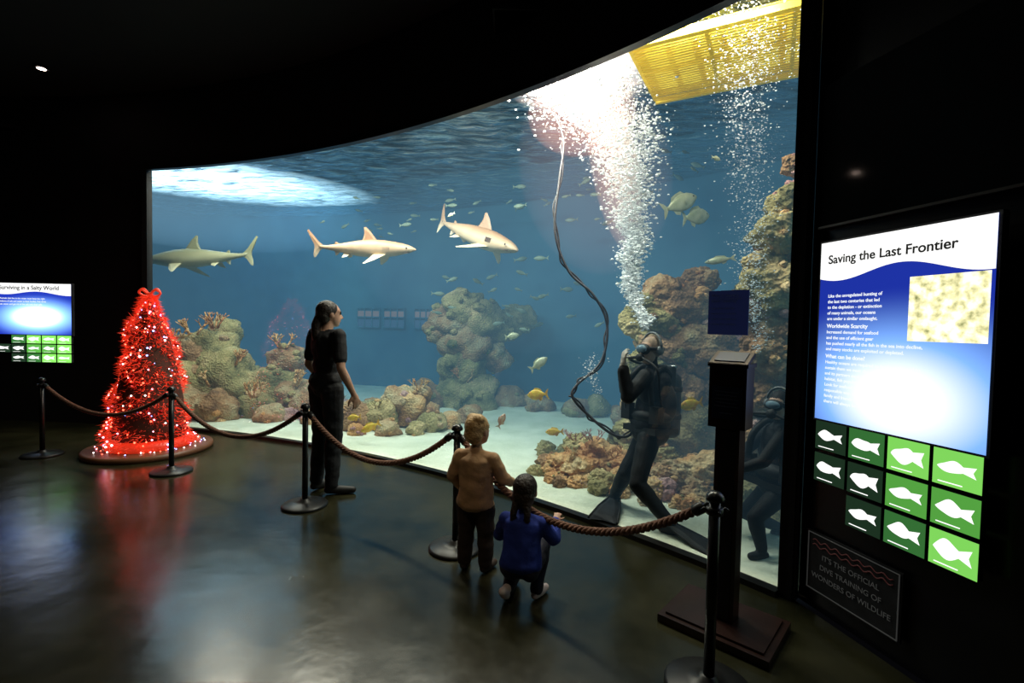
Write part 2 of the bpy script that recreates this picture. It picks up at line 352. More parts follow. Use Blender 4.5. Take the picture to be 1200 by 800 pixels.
# foreground rubble
mb=MB()
for (x,y,z,r) in [(.5,4.75,.10,.18),(.68,4.65,.12,.19),(.88,4.85,.18,.24),(.75,5.0,.22,.2),(1.05,4.75,.12,.2),(1.22,4.5,.15,.2),(1.48,4.3,.16,.2),(1.62,4.1,.1,.16),(.45,4.5,.05,.1),(.62,4.4,.05,.1),(.82,4.45,.06,.12),(1.0,4.3,.07,.13),
                  (.3,4.75,.05,.1),(1.25,4.15,.1,.13),(.95,4.15,.05,.09),(1.75,4.3,.2,.25),(1.15,3.95,.05,.08),(1.42,3.9,.06,.1),(1.4,4.55,.3,.16)]:
    mi=random.choice([0,1,2]); rock(mb,(x,y,z),(r,r*.9,r*.75),mi,.35,.26,5); knobs(mb,(x,y,z),r*.85,8,random.choice(KC))
for k in range(34):
    x=random.uniform(.35,2.0); y=random.uniform(4.15,5.5)-.15*x; r=random.uniform(.05,.15); rock(mb,(x,y,r*.5+.03),(r,r*.9,r*.8),random.choice([0,1,2,3]),.35,.26,4)
for q in [(.55,4.65,.22),(.82,4.75,.38),(1.0,4.65,.25),(.66,4.85,.36),(1.25,4.4,.3)]: finger_coral(mb,q,6,.055,.9,random.choice([2,3]))
mb.build('coral_rubble',RM)

# ------------------------------------------------------------------ fish & sharks
def loft(mb,prof,mi,n=16,bend=None):
    """prof: (x, half_w, top, bottom, zc)"""
    vs=[];fs=[]
    for (x,w,tp,bt,zc) in prof:
        for k in range(n):
            a=2*math.pi*k/n; c_,s_=math.cos(a),math.sin(a)
            z=zc+(tp*s_ if s_>0 else bt*s_); y=w*math.copysign(abs(c_)**.9,c_)
            if bend: y+=bend(x)
            vs.append((x,y,z))
    for i in range(len(prof)-1):
        for k in range(n):
            k2=(k+1)%n; fs.append((i*n+k,i*n+k2,(i+1)*n+k2,(i+1)*n+k))
    fs.append(tuple(range(n))[::-1]); fs.append(tuple((len(prof)-1)*n+k for k in range(n))); mb.add(vs,fs,mi,True)
def sharkmat(name,top,belly,zs,e=.0):
    m,t,o=nt(name); N=t.nodes;L=t.links
    p=N.new('ShaderNodeBsdfPrincipled'); p.inputs['Roughness'].default_value=.5; L.new(p.outputs[0],o.inputs[0]); tc=N.new('ShaderNodeTexCoord')
    sx=N.new('ShaderNodeSeparateXYZ'); L.new(tc.outputs['Object'],sx.inputs[0]); n=N.new('ShaderNodeTexNoise'); n.inputs['Scale'].default_value=9; L.new(tc.outputs['Object'],n.inputs['Vector'])
    ma=N.new('ShaderNodeMath'); ma.operation='MULTIPLY_ADD'; ma.inputs[1].default_value=.05; L.new(n.outputs[0],ma.inputs[0]); L.new(sx.outputs[2],ma.inputs[2])
    mr=N.new('ShaderNodeMapRange'); mr.inputs[1].default_value=-zs+.02; mr.inputs[2].default_value=zs+.03; L.new(ma.outputs[0],mr.inputs[0])
    mx=N.new('ShaderNodeMix'); mx.data_type='RGBA'; mx.inputs[6].default_value=(*belly,1); mx.inputs[7].default_value=(*top,1); L.new(mr.outputs[0],mx.inputs[0]); L.new(mx.outputs[2],p.inputs['Base Color'])
    return m
m_eye=pbr('dark_eye',(.01,.01,.01),.1,color2=(.02,.02,.02))
m_mouth=pbr('mouth_line',(.10,.05,.05),.6,color2=(.15,.08,.07))
def shark(name,L_,loc,rot,mat,bendamt=.06,fat=1.2):
    mb=MB(); bf=lambda x: bendamt*math.sin((x-.1)*3.2)*(1 if x<.1 else .2)
    P=[(.50,.004,.004,.004,-.002),(.48,.022,.014,.012,0),(.44,.042,.03,.024,0),(.38,.055,.045,.036,0),(.30,.066,.058,.05,0),(.20,.074,.07,.062,0),(.08,.074,.074,.066,0),(-.05,.064,.062,.056,.003),(-.16,.048,.046,.042,.006),(-.26,.030,.030,.028,.010),(-.34,.018,.02,.018,.014),(-.39,.012,.016,.014,.018),(-.43,.006,.010,.010,.03)]
    P=[(x,w*(1+(fat-1)*min(1,max(0,(x+.4)*3))),tp*(1+(fat-1)*min(1,max(0,(x+.4)*3))),bt*(1+(fat-1)*min(1,max(0,(x+.4)*3))),zc) for x,w,tp,bt,zc in P]
    loft(mb,P,0,20,bf)
    fin=lambda ou,th,f: mb.plate(ou,th,f,0)
    up=lambda u,v,w:(u,w+bf(u),v)
    fin([(.15,.06),(.11,.11),(.07,.165),(.03,.205),(.012,.20),(.015,.14),(.0,.095),(-.02,.06),(.05,.045)],.007,up)
    fin([(-.21,.03),(-.235,.06),(-.258,.068),(-.262,.045),(-.275,.03),(-.24,.02)],.003,up)
    fin([(-.21,-.02),(-.24,-.055),(-.26,-.062),(-.262,-.038),(-.27,-.016)],.003,up)
    # tail
    fin([(-.37,.03),(-.42,.07),(-.47,.13),(-.515,.18),(-.53,.17),(-.50,.11),(-.465,.045),(-.46,.0),(-.475,-.055),(-.47,-.08),(-.45,-.07),(-.41,-.015),(-.385,.0)],.006,up)
    for sgn in(-1,1):
        pf=lambda u,v,w,s=sgn:(u,s*(.045+v*.86)+bf(u),-.035-v*.5+w)
        fin([(.25,.0),(.21,.06),(.155,.14),(.09,.205),(.075,.20),(.095,.12),(.11,.05),(.12,.0)],.007,pf)
        pv=lambda u,v,w,s=sgn:(u,s*(.02+v*.8)+bf(u),-.04-v*.6+w)
        fin([(-.10,.0),(-.13,.05),(-.17,.066),(-.17,.035),(-.175,.0)],.004,pv)
        mb.ell((.425,sgn*.048,.010),(.008,.005,.008),1)
        for k in range(5): mb.box((.27-.014*k,sgn*(.0775+.001*k),.0),(.002,.008,.036),2)
        mb.tube([(.44,sgn*.015,-.028),(.415,sgn*.038,-.031),(.39,sgn*.050,-.032)],.0025,5,2)
    return mb.build(name,[mat,m_eye,m_mouth],loc=loc,rot=rot,scale=L_)
m_sh1=sharkmat('sandbar_shark_skin',(.40,.21,.12),(.72,.55,.38),.06)
m_sh3=sharkmat('tiger_shark_skin',(.20,.19,.10),(.44,.40,.25),.05)
shark('shark',1.44,(-2.02,6.55,2.47),(0.10,math.radians(0),math.radians(-6)),m_sh1,.04)
shark('shark',1.75,(-.50,6.9,2.72),(math.radians(-12),math.radians(17),math.radians(-52)),m_sh1,.12)
s3=shark('shark',1.75,(-4.85,7.5,2.42),(0,math.radians(3),math.radians(174)),m_sh3,.05)

def fish(name,L_,loc,rot,mat,deep=.2):
    mb=MB(); d=deep
    P=[(.5,.006,.006,.006,0),(.46,.03,d*.28,d*.26,0),(.38,.055,d*.6,d*.55,0),(.25,.072,d*.92,d*.9,0),(.1,.075,d,d,0),(-.05,.062,d*.9,d*.88,0),(-.2,.04,d*.58,d*.55,0),(-.30,.02,d*.28,d*.28,0),(-.36,.01,d*.22,d*.22,0)]
    loft(mb,P,0,14)
    up=lambda u,v,w:(u,w,v)
    mb.plate([(-.33,d*.15),(-.42,d*.7),(-.52,d*1.05),(-.47,d*.3),(-.45,0),(-.47,-d*.3),(-.52,-d*1.05),(-.42,-d*.7),(-.33,-d*.15)],.004,up,0)
    mb.plate([(.22,d*.85),(.12,d*1.32),(-.02,d*1.25),(-.16,d*1.05),(-.22,d*.55),(0,d*.8)],.004,up,0)
    mb.plate([(-.02,-d*.8),(-.08,-d*1.25),(-.18,-d*1.0),(-.22,-d*.5)],.004,up,0)
    for s in(-1,1):
        mb.plate([(.2,-.02),(.1,.05),(.06,.0),(.1,-.07)],.002,lambda u,v,w,s=s:(u,s*(.072+(.2-u)*.4)+w,v),0)
        mb.ell((.38,s*.05,d*.2),(.02,.008,.02),1,n=8,m=6)
    return mb.build(name,[mat,m_eye],loc=loc,rot=rot,scale=L_)
m_yel=pbr('yellow_fish_scales',(.85,.60,.06),.4,color2=(.75,.35,.05),scale=6)
m_sil=pbr('silver_fish_scales',(.50,.52,.32),.35,.2,color2=(.70,.68,.48),scale=5)
m_red=pbr('reddish_fish_scales',(.55,.20,.12),.4,color2=(.6,.5,.35),scale=6)
rd=math.radians
fish('yellow_fish',.24,(.29,5.2,.75),(0,rd(8),rd(160)),m_yel,.24)
fish('silver_fish',.25,(.31,5.5,1.06),(0,rd(-35),rd(15)),m_sil,.2)
fish('red_fish',.16,(-.09,4.9,.52),(0,rd(-60),rd(30)),m_red,.22)
fish('yellow_fish',.24,(1.50,4.0,.87),(0,rd(8),rd(200)),m_yel,.2)
fish('yellow_fish',.24,(-1.67,5.75,.24),(0,rd(25),rd(195)),m_yel,.2)
fish('yellow_fish',.20,(-1.95,6.0,.3),(0,rd(10),rd(165)),m_yel,.2)
fish('silver_fish',.42,(1.62,4.8,2.72),(0,rd(-25),rd(15)),m_sil,.2)
fish('silver_fish',.34,(1.82,4.9,2.62),(0,rd(-10),rd(20)),m_sil,.24)
fish('silver_fish',.28,(1.95,4.6,2.15),(0,rd(10),rd(170)),m_sil,.12)
fish('silver_fish',.10,(1.47,3.6,2.75),(0,0,rd(30)),m_sil,.16)
fish('silver_fish',.12,(-.82,6.3,2.9),(0,rd(20),rd(150)),m_sil,.16)
fish('silver_fish',.2,(.0,6.3,1.35),(0,rd(-10),rd(20)),m_sil,.2)
fish('red_fish',.2,(.48,5.2,.35),(0,rd(5),rd(170)),m_yel,.2)
# background school as one object
def school(n,a0,a1,r0,r1,z0,z1,l0,l1):
    mb=MB()
    for k in range(n):
        a=random.uniform(a0,a1); r=random.uniform(r0,r1); z=random.uniform(z0,z1); c=pol(a,r,z); L_=random.uniform(l0,l1); an=random.choice([0,math.pi])+random.uniform(-.5,.5); ti=random.uniform(-.5,.5)
        M=Matrix.Translation(c)@Matrix.Rotation(an,4,'Z')@Matrix.Rotation(ti,4,'Y')@Matrix.Scale(L_,4); t_=MB(); d=.17
        P=[(.5,.006,.006,.006,0),(.38,.05,d*.6,d*.55,0),(.2,.07,d,d,0),(-.05,.06,d*.9,d*.88,0),(-.25,.03,d*.4,d*.4,0),(-.36,.01,d*.22,d*.22,0)]
        loft(t_,P,0,8); t_.plate([(-.33,d*.15),(-.52,d*1.05),(-.45,0),(-.52,-d*1.05),(-.33,-d*.15)],.004,lambda u,v,w:(u,w,v),0)
        mb.add([M@V(v) for v in t_.v],t_.f,0,True)
    mb.build('school_of_fish',[m_sil2])
m_sil2=pbr('grey_green_fish_scales',(.16,.20,.14),.5,color2=(.30,.34,.24),scale=5)
school(34,50,66,R+2.6,RB-.8,1.2,2.6,.14,.26)
school(60,46,74,R+2.2,RB-.6,2.9,3.7,.10,.22)

# ------------------------------------------------------------------ bubbles
m_bub=pbr('air_bubbles',(.95,.97,1),.25,color2=(1,1,1),scale=30)
def bubbles(name,path,n,rmin,rmax,sub=1,bias=1.0,pw=3):
    iv,fi=ico(sub); iv=np.array([tuple(v) for v in iv]); fi=np.array(fi); nv=len(iv)
    path=[(V(p),r) for p,r in path]; C=[];S=[]
    for k in range(n):
        u=random.random()**bias*(len(path)-1); i=min(int(u),len(path)-2); f=u-i
        c=path[i][0].lerp(path[i+1][0],f); rr=path[i][1]*(1-f)+path[i+1][1]*f
        rr*=1+.6*noise.noise(V((u*3,0,0))); wob=V((noise.noise(V((u*2.2,5,0))),0,0))*rr*.8
        g=V((random.gauss(0,.42),random.gauss(0,.42),random.gauss(0,.3)))*rr+wob
        c=c+g; 
        if c.z>ZS-.05: c.z=ZS-.05-random.random()*.08
        q=V((c.x-CX,c.y-CY)); 
        if q.length<R+.12: continue
        C.append(tuple(c)); s=rmin+(rmax-rmin)*random.random()**pw; S.append((s*random.uniform(1,1.5),s*random.uniform(1,1.5),s*.8))
    C=np.array(C);S=np.array(S); m=len(C)
    vs=(iv[None]*S[:,None,:]+C[:,None,:]).reshape(-1,3); fs=(fi[None]+(np.arange(m)*nv)[:,None,None]).reshape(-1,3)
    me=bpy.data.meshes.new(name); me.from_pydata(vs.tolist(),[],fs.tolist()); me.materials.append(m_bub)
    me.polygons.foreach_set('use_smooth',[True]*len(me.polygons)); ob=bpy.data.objects.new(name,me); col.objects.link(ob)
bubbles('bubble_column',[((1.08,3.95,1.50),.05),((1.06,4.25,1.8),.08),((1.05,4.4,2.25),.14),((1.08,4.5,2.8),.24),((1.0,4.6,3.2),.32),((.78,4.7,3.6),.42),((.64,4.75,3.85),.60)],22000,.002,.016,1,.72,3.5)
bubbles('bubble_column',[((1.70,3.35,1.35),.05),((1.72,3.45,1.8),.12),((1.70,3.5,2.3),.17),((1.66,3.5,2.9),.22),((1.62,3.5,3.4),.28),((1.60,3.55,3.85),.38)],4500,.0015,.007,1,.8,3)
bubbles('bubble_column',[((.72,3.98,.92),.04),((.66,4.0,1.1),.08),((.66,4.0,1.25),.1)],220,.0015,.007,1,.8)

# ------------------------------------------------------------------ yellow grating at the surface
m_grey=pbr('yellow_fibreglass_grating',(.60,.40,.01),.5,color2=(.75,.52,.03),scale=6,emis=(.75,.48,.01),estr=.30)  # slat emission stands in for lamplight on the grating
m_glow=emit('yellow_lit_cells',(1,.78,.10),1.5)  # glowing cells stand in for light coming through from above
e2=V((.88,-.475,0)).normalized(); e1=V((.475,.88,0)).normalized()
Rg=Matrix((e2,e1,V((0,0,1)))).transposed(); LX,LY=1.7,1.02
g0=V((1.34,4.75,3.68))-e1*LY
mb=MB()
def gp(u,v,w=0): return g0+e2*u+e1*v+V((0,0,w))
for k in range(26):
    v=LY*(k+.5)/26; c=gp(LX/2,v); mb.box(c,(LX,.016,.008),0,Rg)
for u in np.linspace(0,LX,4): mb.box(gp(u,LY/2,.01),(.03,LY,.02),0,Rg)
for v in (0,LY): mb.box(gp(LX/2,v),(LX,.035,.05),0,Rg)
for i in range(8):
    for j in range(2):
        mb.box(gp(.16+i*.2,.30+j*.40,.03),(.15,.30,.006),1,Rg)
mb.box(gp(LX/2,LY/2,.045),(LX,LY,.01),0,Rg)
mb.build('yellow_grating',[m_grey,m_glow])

# diver hose
m_hose=pbr('dark_rubber_hose',(.02,.015,.02),.4,color2=(.05,.04,.05),scale=20)
def spline(pts,n=10):
    pts=[V(p) for p in pts]; out=[]
    for i in range(len(pts)-1):
        p0=pts[max(i-1,0)];p1=pts[i];p2=pts[i+1];p3=pts[min(i+2,len(pts)-1)]
        for k in range(n):
            t=k/n; out.append(.5*((2*p1)+(-p0+p2)*t+(2*p0-5*p1+4*p2-p3)*t*t+(-p0+3*p1-3*p2+p3)*t**3))
    out.append(pts[-1]); return out
hp=spline([(.02,5.0,3.84),(.30,4.9,3.68),(.46,4.8,3.34),(.42,4.65,2.9),(.375,4.5,2.38),(.50,4.42,2.0),(.72,4.35,1.78),(.84,4.3,1.52),(.78,4.2,1.2),(.56,4.1,1.0),(.52,4.05,.9),(.66,4.0,.75),(.85,3.9,.62),(.98,3.86,.66),(.93,3.84,.9)],14)
mb=MB()
h2=[p+V((.024*math.sin(i*.35),.01,.024*math.cos(i*.35))) for i,p in enumerate(hp)]
mb.tube(hp,.012,8); mb.tube(h2,.008,6); 
mb.build('diver_air_hose',[m_hose])

# far viewing window
m_fw=emit('far_room_light',(.85,.55,.5),.45); m_fw2=emit('far_room_blue',(.2,.4,.65),.35)
e=MB()
for i,(x,w) in enumerate([(-3.15,.55),(-2.5,.5),(-1.75,.42),(-1.2,.40)]):
    a=math.degrees(math.atan2(10.45-CY,x-CX)); q=pol(a,RB-.04,1.60); Rr=Matrix.Rotation(math.radians(a-90),3,'Z')
    e.box(q+V((0,0,.06)),(w,.02,.14),0,Rr); e.box(q+V((0,0,-.13)),(w,.02,.16),1,Rr)
    for k in range(4): e.box(q+Rr@V((-w*.5+w*k/3,-.015,-.02)),(.02,.03,.42),2,Rr)
    for zz in (.2,.0,-.22): e.box(q+Rr@V((0,-.015,zz)),(w*1.06,.03,.025),2,Rr)
e.build('far_viewing_window',[m_fw,m_fw2,m_tankwall])

# ------------------------------------------------------------------ people
def hand(P,wr,d,n,ts,s,curl,mat):
    d=V(d).normalized(); n=V(n); n=(n-d*n.dot(d)).normalized(); lat=d.cross(n)*ts   # lat points to the thumb side
    Rm=Matrix((lat,d,n)).transposed()
    P.append(('e',wr+d*.048*s,(.038*s,.056*s,.016*s),Rm,mat))
    P.append(('c',wr-d*.01*s,wr+d*.03*s,.024*s,.026*s,mat))
    ln=[.068,.078,.073,.056]
    for i in range(4):
        b=wr+d*(.085-.004*abs(i-1))*s+lat*(.030-.021*i)*s; dd=d.copy()
        dd=(d+lat*(.12-.08*i)).normalized()
        for k,fr in enumerate((.45,.3,.25)):
            q=(dd*math.cos(curl*(k+.5))+n*math.sin(curl*(k+.5)))
            e_=b+q*ln[i]*fr*s; P.append(('c',b,e_,(.0095-.001*k)*s,(.0088-.001*k)*s,mat)); b=e_
    b=wr+d*.03*s+lat*.03*s; q=(d*.65+lat*.7+n*.25).normalized(); e_=b+q*.042*s; P.append(('c',b,e_,.013*s,.011*s,mat))
    q=(d*.9+lat*.3+n*.3).normalized(); P.append(('c',e_,e_+q*.03*s,.0105*s,.008*s,mat))
def person(J,s,hs,fwd,look,st):
    P=[]; J={k:V(v) for k,v in J.items()}
    up=(J['neck']-J['pelvis']).normalized(); fw=V(fwd); fw=(fw-up*fw.dot(up)).normalized(); rt=fw.cross(up)
    Rb=Matrix((rt,fw,up)).transposed(); w=st.get('w',1); g=st.get('puff',0)
    top,bot,sk=st['top'],st['bot'],st['skin']
    T=(J['neck']-J['pelvis'])
    def E(c,r,m,Rm=Rb): P.append(('e',c,tuple(r),Rm,m))
    coat=st.get('coat')
    if coat is not None:
        # loose jacket: densely overlapping sections from shoulders to hem
        E(J['pelvis'],(.140*s,.105*s,.10*s),bot)
        nk=22
        for k in range(nk+1):
            f_=k/nk; t=coat+.08+(.72-coat)*f_; wd=(.176-.018*math.sin(f_*3.14)-.010*f_)*s*w+g; dp=(.126-.010*f_)*s+g
            E(J['pelvis']+T*t,(wd,dp,.085*s),top)
        E(J['pelvis']+T*.86,(.15*s*w+g*.6,.09*s+g*.6,.07*s),top)
    else:
        E(J['pelvis'],(.158*s*w+g,.115*s+g,.115*s),bot)
        E(J['pelvis']+T*.08-fw*.03*s,(.14*s*w+g,.11*s+g,.10*s),bot)
        E(J['pelvis']+T*.36,(.130*s*w+g,.095*s+g,.15*s),top)
        if st.get('hem',0): E(J['pelvis']+T*.12,(.165*s*w+g,.125*s+g,st['hem']*s),top)
        E(J['pelvis']+T*.68,(.150*s*w+g,.105*s+g,.165*s),top)
        E(J['pelvis']+T*.80-fw*.015*s,(.155*s*w+g,.085*s+g,.10*s),top)
    if st.get('bust'): E(J['pelvis']+T*.66+fw*.06*s,(.12*s,.06*s,.07*s),top)
    nb=J['neck']
    for sd in('L','R'):
        sh=J['sh'+sd]; P.append(('c',nb-up*.045*s,sh,.055*s+g*.5,.052*s+g*.6,top))
        P.append(('c',J['pelvis']+T*.66+(sh-nb)*.55,sh,.07*s+g*.5,.052*s+g*.5,top))
    P.append(('c',nb-up*.03*s,J['head']-up*.05*hs,.050*s,.046*s,st.get('neck',sk)))
    if st.get('collar'): P.append(('c',nb-up*.02*s,nb+up*.035*s,.070*s,.062*s,top))
    lk=V(look).normalized(); hu=V(st.get('hup',(0,0,1))); hu=(hu-lk*hu.dot(lk)).normalized(); hr=lk.cross(hu)
    Rh=Matrix((hr,lk,hu)).transposed(); H=J['head']; fs_=st.get('face',sk)
    def HH(a,b,c): return H+(hr*a+lk*b+hu*c)*hs
    def EH(a,b,c,r,m): P.append(('e',HH(a,b,c),tuple(x*hs for x in r),Rh,m))
    EH(0,-.005,.022,(.074,.092,.092),sk if 'hood' not in st else st['hood'])
    EH(0,.032,-.03,(.058,.060,.080),fs_); EH(0,.05,-.082,(.034,.036,.028),fs_)
    EH(0,.055,.03,(.055,.035,.04),fs_)
    P.append(('c',HH(0,.088,.005),HH(0,.108,-.030),.009*hs,.013*hs,fs_))
    for q in(-1,1):
        EH(q*.028,.088,.004,(.013,.008,.007),'eye'); EH(q*.012,.098,-.034,(.009,.01,.008),fs_)
        if 'hood' not in st: EH(q*.076,-.002,-.008,(.010,.019,.030),sk)
        EH(q*.028,.090,.022,(.018,.006,.004),st.get('brow','hair'))
    EH(0,.090,-.056,(.022,.009,.005),'lip'); EH(0,.088,-.064,(.018,.009,.005),'lip')
    for (a,b,c,r) in st.get('hairE',[]): EH(a,b,c,r,'hair')
    for (pts) in st.get('hairC',[]):
        for (p0,r0),(p1,r1) in zip(pts[:-1],pts[1:]): P.append(('c',HH(*p0),HH(*p1),r0*hs,r1*hs,'hair'))
    kf=st.get('shoer',1.0)
    for sd,ts in(('L',1),('R',-1)):
        sh,el,wr=J['sh'+sd],J['el'+sd],J['wr'+sd]
        sl=st.get('sleeve',1.0); g2=g*.8
        if sl<1:
            m_=sh.lerp(el,sl); P.append(('c',sh,m_,.060*s,.056*s,top)); P.append(('c',sh,el,.044*s,.036*s,sk)); P.append(('c',el,el.lerp(wr,.35),.036*s,.037*s,sk)); P.append(('c',el.lerp(wr,.3),wr,.037*s,.024*s,sk))
        else:
            P.append(('c',sh,el,.052*s+g2,.043*s+g2,top)); P.append(('c',el,el.lerp(wr,.92),.043*s+g2,.031*s+g2,top)); P.append(('c',el.lerp(wr,.8),wr,.026*s,.024*s,sk))
        hd=V(J.get('hd'+sd,(wr-el))); hn=V(J.get('hn'+sd,fw)); hand(P,wr,hd,hn,ts*st.get('ts'+sd,1),s*st.get('hands',1),st.get('curl'+sd,.45),st.get('glove',sk))
        hp_,kn,an,toe=J['hip'+sd],J['kn'+sd],J['an'+sd],J['toe'+sd]; g3=st.get('pg',.010)
        P.append(('c',hp_,kn,.084*s+g3,.056*s+g3,bot)); P.append(('c',kn,kn.lerp(an,.35),.055*s+g3,.057*s+g3,bot)); P.append(('c',kn.lerp(an,.3),an,.056*s+g3,.038*s+g3*1.2,bot))
        fd=(toe-an); heel=J.get('heel'+sd, V((an.x,an.y,an.z-.055*s))-V((fd.x,fd.y,0)).normalized()*.03*s)
        P.append(('c',an,heel.lerp(toe,.25)+V((0,0,.005)),.036*s*kf,.036*s*kf,'shoe')); P.append(('c',heel,heel.lerp(toe,.55),.033*s*kf,.038*s*kf,'shoe')); P.append(('c',heel.lerp(toe,.5),toe,.038*s*kf,.030*s*kf,'shoe'))
    return P,(HH,hr,lk,hu)
def grow(name,P,voxel,mats,origin=(0,0,0),rotz=0,smooth=4,parent=None,fold=0.0):
    mb=MB(); M=Matrix.Translation(V(origin))@Matrix.Rotation(rotz,4,'Z'); M3=M.to_3x3(); W=[]
    for p in P:
        if p[0]=='e':
            c=M@p[1]; Rm=M3@p[3]; mb.ell(c,p[2],0,Rm,18,12); W.append(('e',np.array(c),np.array(p[2]),np.array(Rm),p[4]))
        else:
            a,b=M@p[1],M@p[2]; r0,r1=p[3],p[4]; d=b-a; 
            if d.length<1e-5: d=V((0,0,.001)); b=a+d
            dn=d.normalized(); pts=[];rr=[]
            for k in range(5): t=math.pi/2*k/4; pts.append(a-dn*r0*math.cos(t)*.999); rr.append(max(r0*math.sin(t),1e-4))
            for k in range(5): t=math.pi/2*k/4; pts.append(b+dn*r1*math.sin(t)*.999+dn*1e-5); rr.append(max(r1*math.cos(t),1e-4))
            x=dn.orthogonal().normalized(); y=dn.cross(x); vs=[];n=14
            for q,r in zip(pts,rr):
                for k in range(n): an=2*math.pi*k/n; vs.append(q+(x*math.cos(an)+y*math.sin(an))*r)
            fs=[]
            for i in range(len(pts)-1):
                for k in range(n): k2=(k+1)%n; fs.append((i*n+k,i*n+k2,(i+1)*n+k2,(i+1)*n+k))
            fs.append(tuple(range(n))[::-1]); fs.append(tuple((len(pts)-1)*n+k for k in range(n))); mb.add(vs,fs,0,True)
            W.append(('c',np.array(a),np.array(b),r0,r1,p[5]))
    ob=mb.build(name+'_tmp',[]); m=ob.modifiers.new('r','REMESH'); m.mode='VOXEL'; m.voxel_size=voxel; m.use_smooth_shade=True
    m=ob.modifiers.new('s','SMOOTH'); m.factor=.5; m.iterations=smooth
    dg=bpy.context.evaluated_depsgraph_get(); me=bpy.data.meshes.new_from_object(ob.evaluated_get(dg)); bpy.data.objects.remove(ob)
    n=len(me.polygons); cc=np.zeros(n*3); me.polygons.foreach_get('center',cc); cc=cc.reshape(-1,3)
    names=list(mats.keys()); best=np.full(n,1e9); idx=np.zeros(n,int)
    for w in W:
        if w[0]=='e':
            l=(cc-w[1])@w[3]; k=np.linalg.norm(l/w[2],axis=1); g_=np.linalg.norm(l/(w[2]**2),axis=1)+1e-9; dist=k*(k-1)/g_; mt=w[4]
        else:
            ab=w[2]-w[1]; t=np.clip(((cc-w[1])@ab)/(ab@ab),0,1); dist=np.linalg.norm(cc-w[1]-t[:,None]*ab,axis=1)-(w[3]+(w[4]-w[3])*t); mt=w[5]
        k=dist<best; best[k]=dist[k]; idx[k]=names.index(mt)
    me.materials.clear()
    for k in names: me.materials.append(mats[k])
    me.polygons.foreach_set('material_index',idx.astype(np.int32)); me.polygons.foreach_set('use_smooth',[True]*n); me.update(); me.name=name
    if fold>0:
        # cloth folds: push only vertices that belong to clothing
        cloth=np.array([k in ('jacket','shirt','pants','suit') for k in names]); nvt=len(me.vertices); ok=np.ones(nvt,bool)
        co_=np.zeros(nvt*3); no_=np.zeros(nvt*3); me.vertices.foreach_get('co',co_); me.vertices.foreach_get('normal',no_); co_=co_.reshape(-1,3); no_=no_.reshape(-1,3)
        lv=np.zeros(len(me.loops),np.int32); me.loops.foreach_get('vertex_index',lv)
        lt=np.zeros(n,np.int32); me.polygons.foreach_get('loop_total',lt)
        ok[lv[np.repeat(~cloth[idx],lt)]]=False
        dd=np.zeros(nvt)
        for i in np.nonzero(ok)[0]:
            x,y,z=co_[i]; dd[i]=noise.noise(V((x*10+z*4,y*10,z*13)))+.6*noise.noise(V((x*20+9,y*20-z*9,z*24)))
        co_+=no_*(dd*fold)[:,None]; me.vertices.foreach_set('co',co_.ravel()); me.update()
    ob=bpy.data.objects.new(name,me); col.objects.link(ob)
    if parent: ob.parent=parent
    return ob
m_skin=pbr('skin',(.50,.28,.19),.5,color2=(.56,.33,.23),scale=12)
m_lip=pbr('lips',(.45,.18,.15),.4,color2=(.5,.2,.17))
def clothing(name,c,r=.85): return pbr(name,c,r,color2=tuple(x*1.35 for x in c),scale=7,bump=.5,bscale=14)
m_hd=pbr('dark_brown_hair',(.012,.007,.005),.5,color2=(.03,.016,.010),scale=25,bump=.6,bscale=60)
m_hb=pbr('blond_hair',(.45,.27,.10),.55,color2=(.62,.42,.20),scale=25,bump=.6,bscale=60)
# woman
J=dict(pelvis=(0,0,.93),neck=(0,-.005,1.415),head=(0.0,.03,1.555),shL=(-.165,0,1.375),shR=(.165,0,1.375),elL=(-.215,-.02,1.11),wrL=(-.17,.12,.93),elR=(.255,-.045,1.10),wrR=(.295,.05,.885),
 hdR=(.1,.35,-1),hnR=(-1,.1,0),hdL=(.2,.5,-.8),hnL=(1,0,0),
 hipL=(-.085,0,.90),hipR=(.085,0,.90),knL=(-.09,.02,.50),knR=(.095,.015,.50),anL=(-.095,-.02,.095),anR=(.11,-.02,.095),toeL=(-.11,.15,.032),toeR=(.24,.10,.032))
st=dict(top='shirt',bot='pants',skin='skin',sleeve=.70,bust=True,hem=.10,w=.98,pg=.016,
  hairE=[(0,-.022,.035,(.086,.097,.090)),(0,-.055,-.01,(.078,.065,.085))],
  hairC=[[((0,-.09,-.02),.036),((0,-.115,-.09),.040),((0,-.12,-.18),.036),((0,-.115,-.27),.016)]])
P,_=person(J,1.0,1.0,(0,1,0),(.35,.9,.02),st)
mats_w=dict(skin=m_skin,lip=m_lip,eye=m_eye,hair=m_hd,shirt=clothing('black_tshirt',(.006,.006,.008)),pants=clothing('dark_trousers',(.007,.008,.010)),shoe=pbr('black_shoes',(.008,.008,.008),.6,color2=(.015,.015,.015)))
grow('woman',P,.0065,mats_w,(-1.62,4.22,0),rd(-32),fold=.007)
